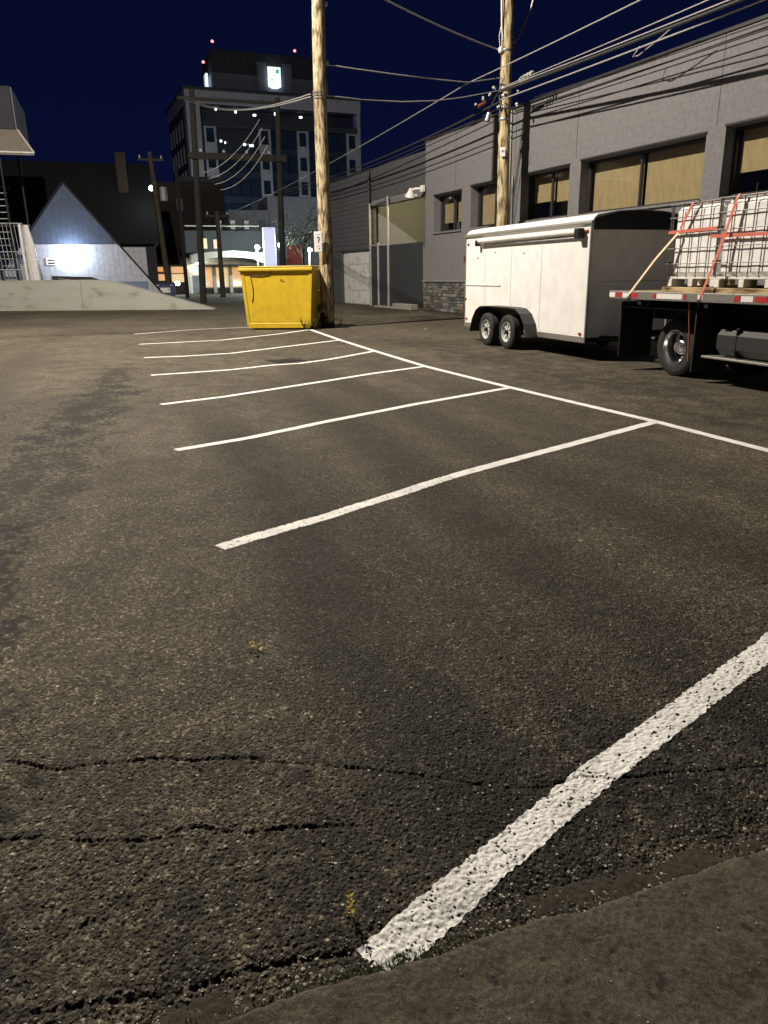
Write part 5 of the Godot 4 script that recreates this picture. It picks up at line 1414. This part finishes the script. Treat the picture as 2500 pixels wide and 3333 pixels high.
func far_pole(a: Vector3, b: Vector3, r: float, label: String, mt: Material, arms: bool) -> void:
	var p := thing("distant_pole", label, "utility pole", moved(a))
	part("shaft", MB.new().tube([Vector3.ZERO, b - a], [r, r * 0.75], 12), mt, p)
	if arms:
		var top := b - a
		part("crossarm", MB.new().box(top * 0.95, V(1.7, 0.12, 0.12), 0.01), mt, p)
		for k in 3:
			part("insulator", MB.new().lathe([Vector2(0, 0.25), Vector2(0.05, 0.2), Vector2(0.07, 0.05), Vector2(0, 0)], 8, moved(top * 0.95 + V(-0.7 + 0.7 * k, 0.06, 0))), M.porcelain, p)
		if top.y > 8.0:
			part("transformer", MB.new().lathe([Vector2(0, 0.9), Vector2(0.24, 0.86), Vector2(0.26, 0.0), Vector2(0, 0.0)], 14, moved(top * 0.68 + V(0.5, 0, 0.2))), M.post_grey, p)

func tree(at: Vector3, h: float, label: String) -> void:
	var t := thing("street_tree", label, "tree", moved(at))
	var tr := MB.new().tube([Vector3.ZERO, V(0.1, h * 0.3, 0), V(0.0, h * 0.55, 0.1)], [0.14, 0.11, 0.07], 8)
	var tips := []
	for k in 16:
		var an := TAU * k / 16.0 + rng.randf() * 0.5
		var s := V(0.05, h * rng.randf_range(0.35, 0.55), 0.05)
		var e := s + V(cos(an) * h * rng.randf_range(0.15, 0.3), h * rng.randf_range(0.12, 0.45), sin(an) * h * rng.randf_range(0.15, 0.3))
		tr.tube([s, s.lerp(e, 0.5) + V(0, 0.1, 0), e], [0.05, 0.03, 0.012], 5)
		tips.append(s.lerp(e, 0.55)); tips.append(s.lerp(e, 0.8)); tips.append(e)
	part("trunk", tr, M.bark, t)
	var lf := MB.new()
	for p in tips:
		for j in 34:
			var c: Vector3 = p + V(rng.randfn(), rng.randfn(), rng.randfn()) * h * 0.05
			var d := V(rng.randfn(), rng.randfn(), rng.randfn()).normalized()
			var s2 := d.cross(V(0.3, 1, 0.2)).normalized() * 0.045
			lf.tri(c, c + d * 0.09 + s2, c + d * 0.18)
			lf.tri(c, c + d * 0.18, c + d * 0.09 - s2)
	part("crown", lf, M.leaf_dark, t)

func tower() -> void:
	var yaw := -0.05
	var t := thing("office_tower", "tall dark glazed office tower with pale piers and rooftop sign", "building", turned(V(11.9, 0, -118), 0.06))
	var W := 25.6
	var H := 26.0
	var fl := 3.3
	part("core", box_at(1.2, W - 0.4, 0.0, H - 0.2, -18.0, -3.2), M.tower_dark, t)
	part("roof_band", box_at(-0.1, W + 0.1, H - 1.6, H, -18, 0.15, 0.05), M.tower_concrete, t)
	part("roof_rim", box_at(-0.3, W + 0.3, H + 0.003, H + 0.35, -18.2, 0.4, 0.05), M.tower_dark, t)
	part("top_spandrel", box_at(0.0, W, H - 4.4, H - 3.7, -0.9, -0.05, 0.03), M.tower_dark, t)
	# piers: corner, then columns of window and spandrel
	part("pier", box_at(0.0, 1.9, 0.0, H - 1.62, -2.0, 0.1, 0.04), M.tower_concrete, t)
	part("side_wall", box_at(0.0, 0.6, 0.0, H - 1.62, -18.0, -2.02, 0.04), M.tower_dark, t)
	for k in 7:
		for j in 5:
			part("side_fin", box_at(-0.25, -0.005, 0.6 + k * fl, 2.9 + k * fl, -4.2 - j * 2.9, -3.6 - j * 2.9, 0.02), M.grey_blue, t)
	for cx in [3.1, 10.9, 16.6, 24.3]:
		for k in 7:
			var y0 := H - 4.45 - (k + 1) * fl
			if cx > 20 and k > 5: continue
			var pr := part("pier", holed_wall(cx - 0.85, cx + 0.85, y0, y0 + fl - 0.004, [[cx - 0.55, cx + 0.55, y0 + 1.25, y0 + fl - 0.2]], 0.35), M.tower_concrete, t)
			part("window_pane", box_at(cx - 0.54, cx + 0.54, y0 + 1.26, y0 + fl - 0.21, -0.3, -0.25), M.tower_glass, pr)
	part("pier", box_at(W - 0.4, W + 0.05, 0, H - 1.62, -2.0, 0.02, 0.03), M.tower_concrete, t)
	var bays := [[4.0, 10.0], [11.8, 15.7], [17.5, 23.4]]
	for b in bays:
		for k in 7:
			var y0 := H - 4.45 - (k + 1) * fl
			var n := 4 if b[1] - b[0] > 5 else 3
			for i in n:
				var xa := lerpf(b[0], b[1], float(i) / n) + 0.05
				var xb := lerpf(b[0], b[1], float(i + 1) / n) - 0.05
				part("window_pane", box_at(xa, xb, y0 + 0.95, y0 + fl - 0.06, -0.4, -0.34), M.glass if k == 0 and b[0] < 11 else M.tower_glass, t)
			part("spandrel", box_at(b[0], b[1], y0, y0 + 0.9, -0.45, -0.3, 0.02), mat("spandrel_blue", lin(0.04, 0.06, 0.09), 0.3) if not M.has("spandrel_blue") else M.spandrel_blue, t)
	# glazed top storey with its lights on
	for i in 16:
		part("window_pane", box_at(1.95 + i * 1.48, 3.36 + i * 1.48, H - 3.66, H - 1.65, -0.3, -0.25), M.glass, t)
	part("ceiling", box_at(1.9, W - 0.4, H - 1.75, H - 1.64, -3.2, -0.5), M.tower_dark, t)
	for x in [4.4, 7.2, 9.9, 13.0, 16.8, 19.4, 20.3]:
		part("ceiling_light", MB.new().box(V(x, H - 2.0 - rng.randf() * 0.5, -1.4), V(rng.randf_range(0.2, 0.5), rng.randf_range(0.25, 0.45), 0.3), 0.08), M.lamp_room, t)
	for q in [[3.6, 0.5], [4.8, 0.3], [8.2, 0.4], [9.2, 0.6], [5.4, 0.2]]:
		part("ceiling_light", MB.new().box(V(q[0], H - 4.45 - 1.5 - rng.randf() * 0.6, -1.4), V(q[1], 0.3, 0.2), 0.05), M.lamp_room, t)
	# plant room on the roof with its lit sign
	var ph := part("plant_room", box_at(4.8, 22.0, H + 0.36, H + 6.2, -12.0, -4.0, 0.08), M.tower_dark, t)
	part("plant_band", box_at(4.7, 22.1, H + 1.2, H + 3.2, -11.9, -3.9, 0.05), M.grey_blue, ph)
	part("sign_bracket", box_at(11.2, 12.6, H + 0.9, H + 5.0, -3.88, -3.6, 0.05), M.grey_blue, ph)
	part("sign_bracket", box_at(15.0, 16.4, H + 0.9, H + 5.0, -3.88, -3.6, 0.05), M.grey_blue, ph)
	var sg := thing("roof_sign", "glowing white rooftop sign with a green square", "sign", t.transform * moved(V(13.6, H + 1.6, -3.3)))
	part("sign_face", MB.new().prism(PackedVector2Array([Vector2(-0.95, 0.15), Vector2(-0.4, -0.1), Vector2(0.4, -0.1), Vector2(0.95, 0.15), Vector2(0.95, 2.7), Vector2(-0.95, 2.7)]), 0.25), M.sign_lit, sg)
	part("sign_square", MB.new().box(V(0.45, 2.15, 0.262), V(0.42, 0.5, 0.02)), M.sign_green, sg)
	part("sign_line", MB.new().box(V(-0.35, 1.0, 0.262), V(0.5, 0.08, 0.02)), M.grey_blue, sg)
	var sg2 := thing("roof_sign", "narrow edge-on white sign on the tower's roof side", "sign", t.transform * moved(V(4.2, H + 1.0, -6.0)))
	part("sign_face", MB.new().box(V(0, 1.2, 0), V(0.3, 2.2, 1.6), 0.05), M.sign_lit, sg2)
	for q in [[5.3, 7.2, -5.0, "left upper"], [3.9, 4.6, -5.5, "left lower"], [17.4, 7.0, -5.0, "right"]]:
		var rl := thing("beacon", "small red warning beacon on the tower roof, " + q[3], "beacon", t.transform * moved(V(q[0], H, q[2])))
		part("mast", MB.new().tube([V(0, 0.3, 0), V(0, q[1], 0)], 0.05, 6), M.tower_dark, rl)
		part("beacon_lamp", MB.new().lathe([Vector2(0, 0.35), Vector2(0.2, 0.2), Vector2(0.2, 0.0), Vector2(0, -0.05)], 8, moved(V(0, q[1], 0))), M.lamp_red, rl)

# ------------------------------------------------------------------ small things on the lot
func build_small() -> void:
	var d := thing("storm_drain", "square iron storm drain grate sunk in the asphalt", "drain", turned(V(2.9, 0, -14.25), 0.3))
	part("frame", MB.new().box(V(0, 0.002, 0), V(0.62, 0.012, 0.5), 0.003), M.black_steel, d)
	for k in 7:
		part("slat", MB.new().box(V(-0.24 + 0.08 * k, 0.013, 0), V(0.03, 0.012, 0.42), 0.003), M.fender, d)
	# flowering stalk by the near stripe's end
	var w := thing("dry_stalk", "thin yellow flowering stalk beside the near end of the stripe", "weed", moved(V(0.392, lot_height(0.392, -1.45), -1.45)))
	part("stem", MB.new().tube([Vector3.ZERO, V(-0.006, 0.03, 0.0), V(-0.002, 0.055, -0.004), V(-0.012, 0.085, -0.006)], [0.0016, 0.0014, 0.0012, 0.0008], 5), M.leaf_yellow, w)
	var fl := MB.new()
	for k in 16:
		var y := 0.02 + 0.065 * (k / 16.0)
		var a := k * 2.4
		var p := V(-0.006 + cos(a) * 0.003, y, sin(a) * 0.003)
		var o := V(cos(a), 0.7, sin(a)) * 0.010
		var s := V(-sin(a), 0, cos(a)) * 0.004
		fl.tri(p - s, p + o, p + s)
	part("petals", fl, M.leaf_yellow, w)
	var lf := thing("fallen_blossom", "crumpled yellow leaf lying alone on the asphalt", "leaf", moved(V(0.40, lot_height(0.40, -2.95) + 0.006, -2.95)))
	var lm := MB.new()
	for k in 12:
		var a := k * 2.1
		var p := V(cos(k * 1.3) * 0.018, 0.003 + 0.012 * (k % 3), sin(k * 1.7) * 0.03)
		lm.tri(p, p + V(cos(a) * 0.018, 0.008, sin(a) * 0.018), p + V(cos(a + 0.9) * 0.015, 0.002, sin(a + 0.9) * 0.015))
	part("blades", lm, M.leaf_yellow, lf)
	for q in [[-0.9, -14.5, 0.10, "dark chip of broken asphalt by the worn strip"], [8.3, -20.6, 0.12, "small stone lying in the alley behind the trailer"], [7.0, -7.6, 0.05, "tiny stone lying before the truck's wheel"]]:
		var s := MB.new()
		var ring := []
		for k in 7:
			ring.append(V(cos(TAU * k / 7.0) * q[2] * rng.randf_range(0.7, 1.0), 0.0, sin(TAU * k / 7.0) * q[2] * rng.randf_range(0.5, 0.9)))
		for k in 7:
			s.out_tri(ring[k], ring[(k + 1) % 7], V(0.01, q[2] * 0.45, 0), ring[k] + Vector3.UP * 0.05)
		tag(part(numbered("loose_stone"), s, M.stone_b, self, moved(V(q[0], 0.001, q[1]))), q[3], "stone")
	# moss and grass in the joint
	var g := MB.new()
	for k in 900:
		var x := rng.randf_range(-0.1, 1.6)
		if rng.randf() < 0.5: x = rng.randfn(0.45, 0.12)
		var p := V(x, -0.012, rng.randf_range(-1.322, -1.286))
		var dd := V(rng.randf_range(-0.4, 0.4), 1, rng.randf_range(-0.4, 0.4)).normalized() * rng.randf_range(0.004, 0.014)
		g.tri(p - V(0.0015, 0, 0), p + dd, p + V(0.0015, 0, 0))
	var gm := part("joint_moss", g, M.leaf_green, self)
	gm.set_meta("kind", "stuff"); tag(gm, "moss and tiny grass in the pavement joint", "moss")

func street_lamp(base: Vector3, h: float, arm: Vector3, label: String, e: float, c: Color) -> void:
	var l := thing("lot_lamp", label, "lamp", moved(base))
	part("mast", MB.new().tube([Vector3.ZERO, V(0, h, 0)], [0.13, 0.08], 12), M.galvanised, l)
	part("base_plate", MB.new().box(V(0, 0.05, 0), V(0.4, 0.1, 0.4), 0.02), M.concrete, l)
	part("arm", MB.new().tube([V(0, h - 0.1, 0), V(arm.x * 0.5, h + 0.35, arm.z * 0.5), V(arm.x, h + 0.42, arm.z)], 0.045, 8), M.galvanised, l)
	part("housing", MB.new().box(V(arm.x, h + 0.48, arm.z), V(0.34, 0.12, 0.34), 0.04), M.post_grey, l)
	part("lamp_lens", MB.new().lathe([Vector2(0, -0.1), Vector2(0.1, -0.08), Vector2(0.15, 0.0), Vector2(0, 0.01)], 16, moved(V(arm.x, h + 0.4, arm.z))), M.lamp_street, l)
	omni(l, V(arm.x, h + 0.24, arm.z), c, e, 0.12)

func _ready() -> void:
	rng.seed = 7
	# camera
	var cam := Camera3D.new()
	cam.name = "camera"
	add_child(cam)
	var pitch := 0.3068
	var yaw := 0.3258
	var roll := -0.014
	cam.transform = Transform3D(Basis(Vector3.UP, -yaw) * Basis(Vector3.RIGHT, -pitch) * Basis(Vector3.BACK, roll), V(0, 1.547, 0))
	cam.fov = rad_to_deg(2.0 * atan(1666.5 / 2450.0))
	cam.near = 0.05
	cam.far = 900.0
	cam.current = true
	# night sky
	var env := Environment.new()
	env.background_mode = Environment.BG_SKY
	var sky := Sky.new()
	var sm := ProceduralSkyMaterial.new()
	sm.sky_top_color = Color8(4, 9, 36)
	sm.sky_horizon_color = Color8(10, 15, 46)
	sm.sky_curve = 0.2
	sm.ground_bottom_color = Color8(10, 9, 12)
	sm.ground_horizon_color = Color8(18, 17, 34)
	sm.sun_angle_max = 0.0
	sky.sky_material = sm
	env.sky = sky
	env.background_energy_multiplier = 1.0
	env.tonemap_mode = Environment.TONE_MAPPER_LINEAR
	env.tonemap_exposure = 1.0
	env.sdfgi_enabled = true
	env.ssao_enabled = true
	env.ssil_enabled = true
	var we := WorldEnvironment.new()
	we.name = "environment"
	we.environment = env
	add_child(we)
	var added_sky_glow := DirectionalLight3D.new()  # faint directional light, added as leftover sky glow
	added_sky_glow.name = "added_sky_glow"
	added_sky_glow.light_energy = 0.004
	added_sky_glow.light_color = Color(0.7, 0.8, 1.0)
	added_sky_glow.light_angular_distance = 0.5
	added_sky_glow.shadow_enabled = true
	added_sky_glow.sky_mode = DirectionalLight3D.SKY_MODE_LIGHT_ONLY
	added_sky_glow.rotation = V(-0.7, 0.6, 0)
	add_child(added_sky_glow)
	make_materials()
	street_lamp(V(-5.6, 0, -19.2), 14.9, V(2.4, 0, 0.0), "tall lot lamp on a galvanised mast at the open side", 800.0, Color(1.0, 0.955, 0.885))
	build_ground()
	build_grey_building()
	build_poles()
	build_trailer()
	build_truck()
	build_dumpster()
	build_far_side()
	build_street()
	build_small()
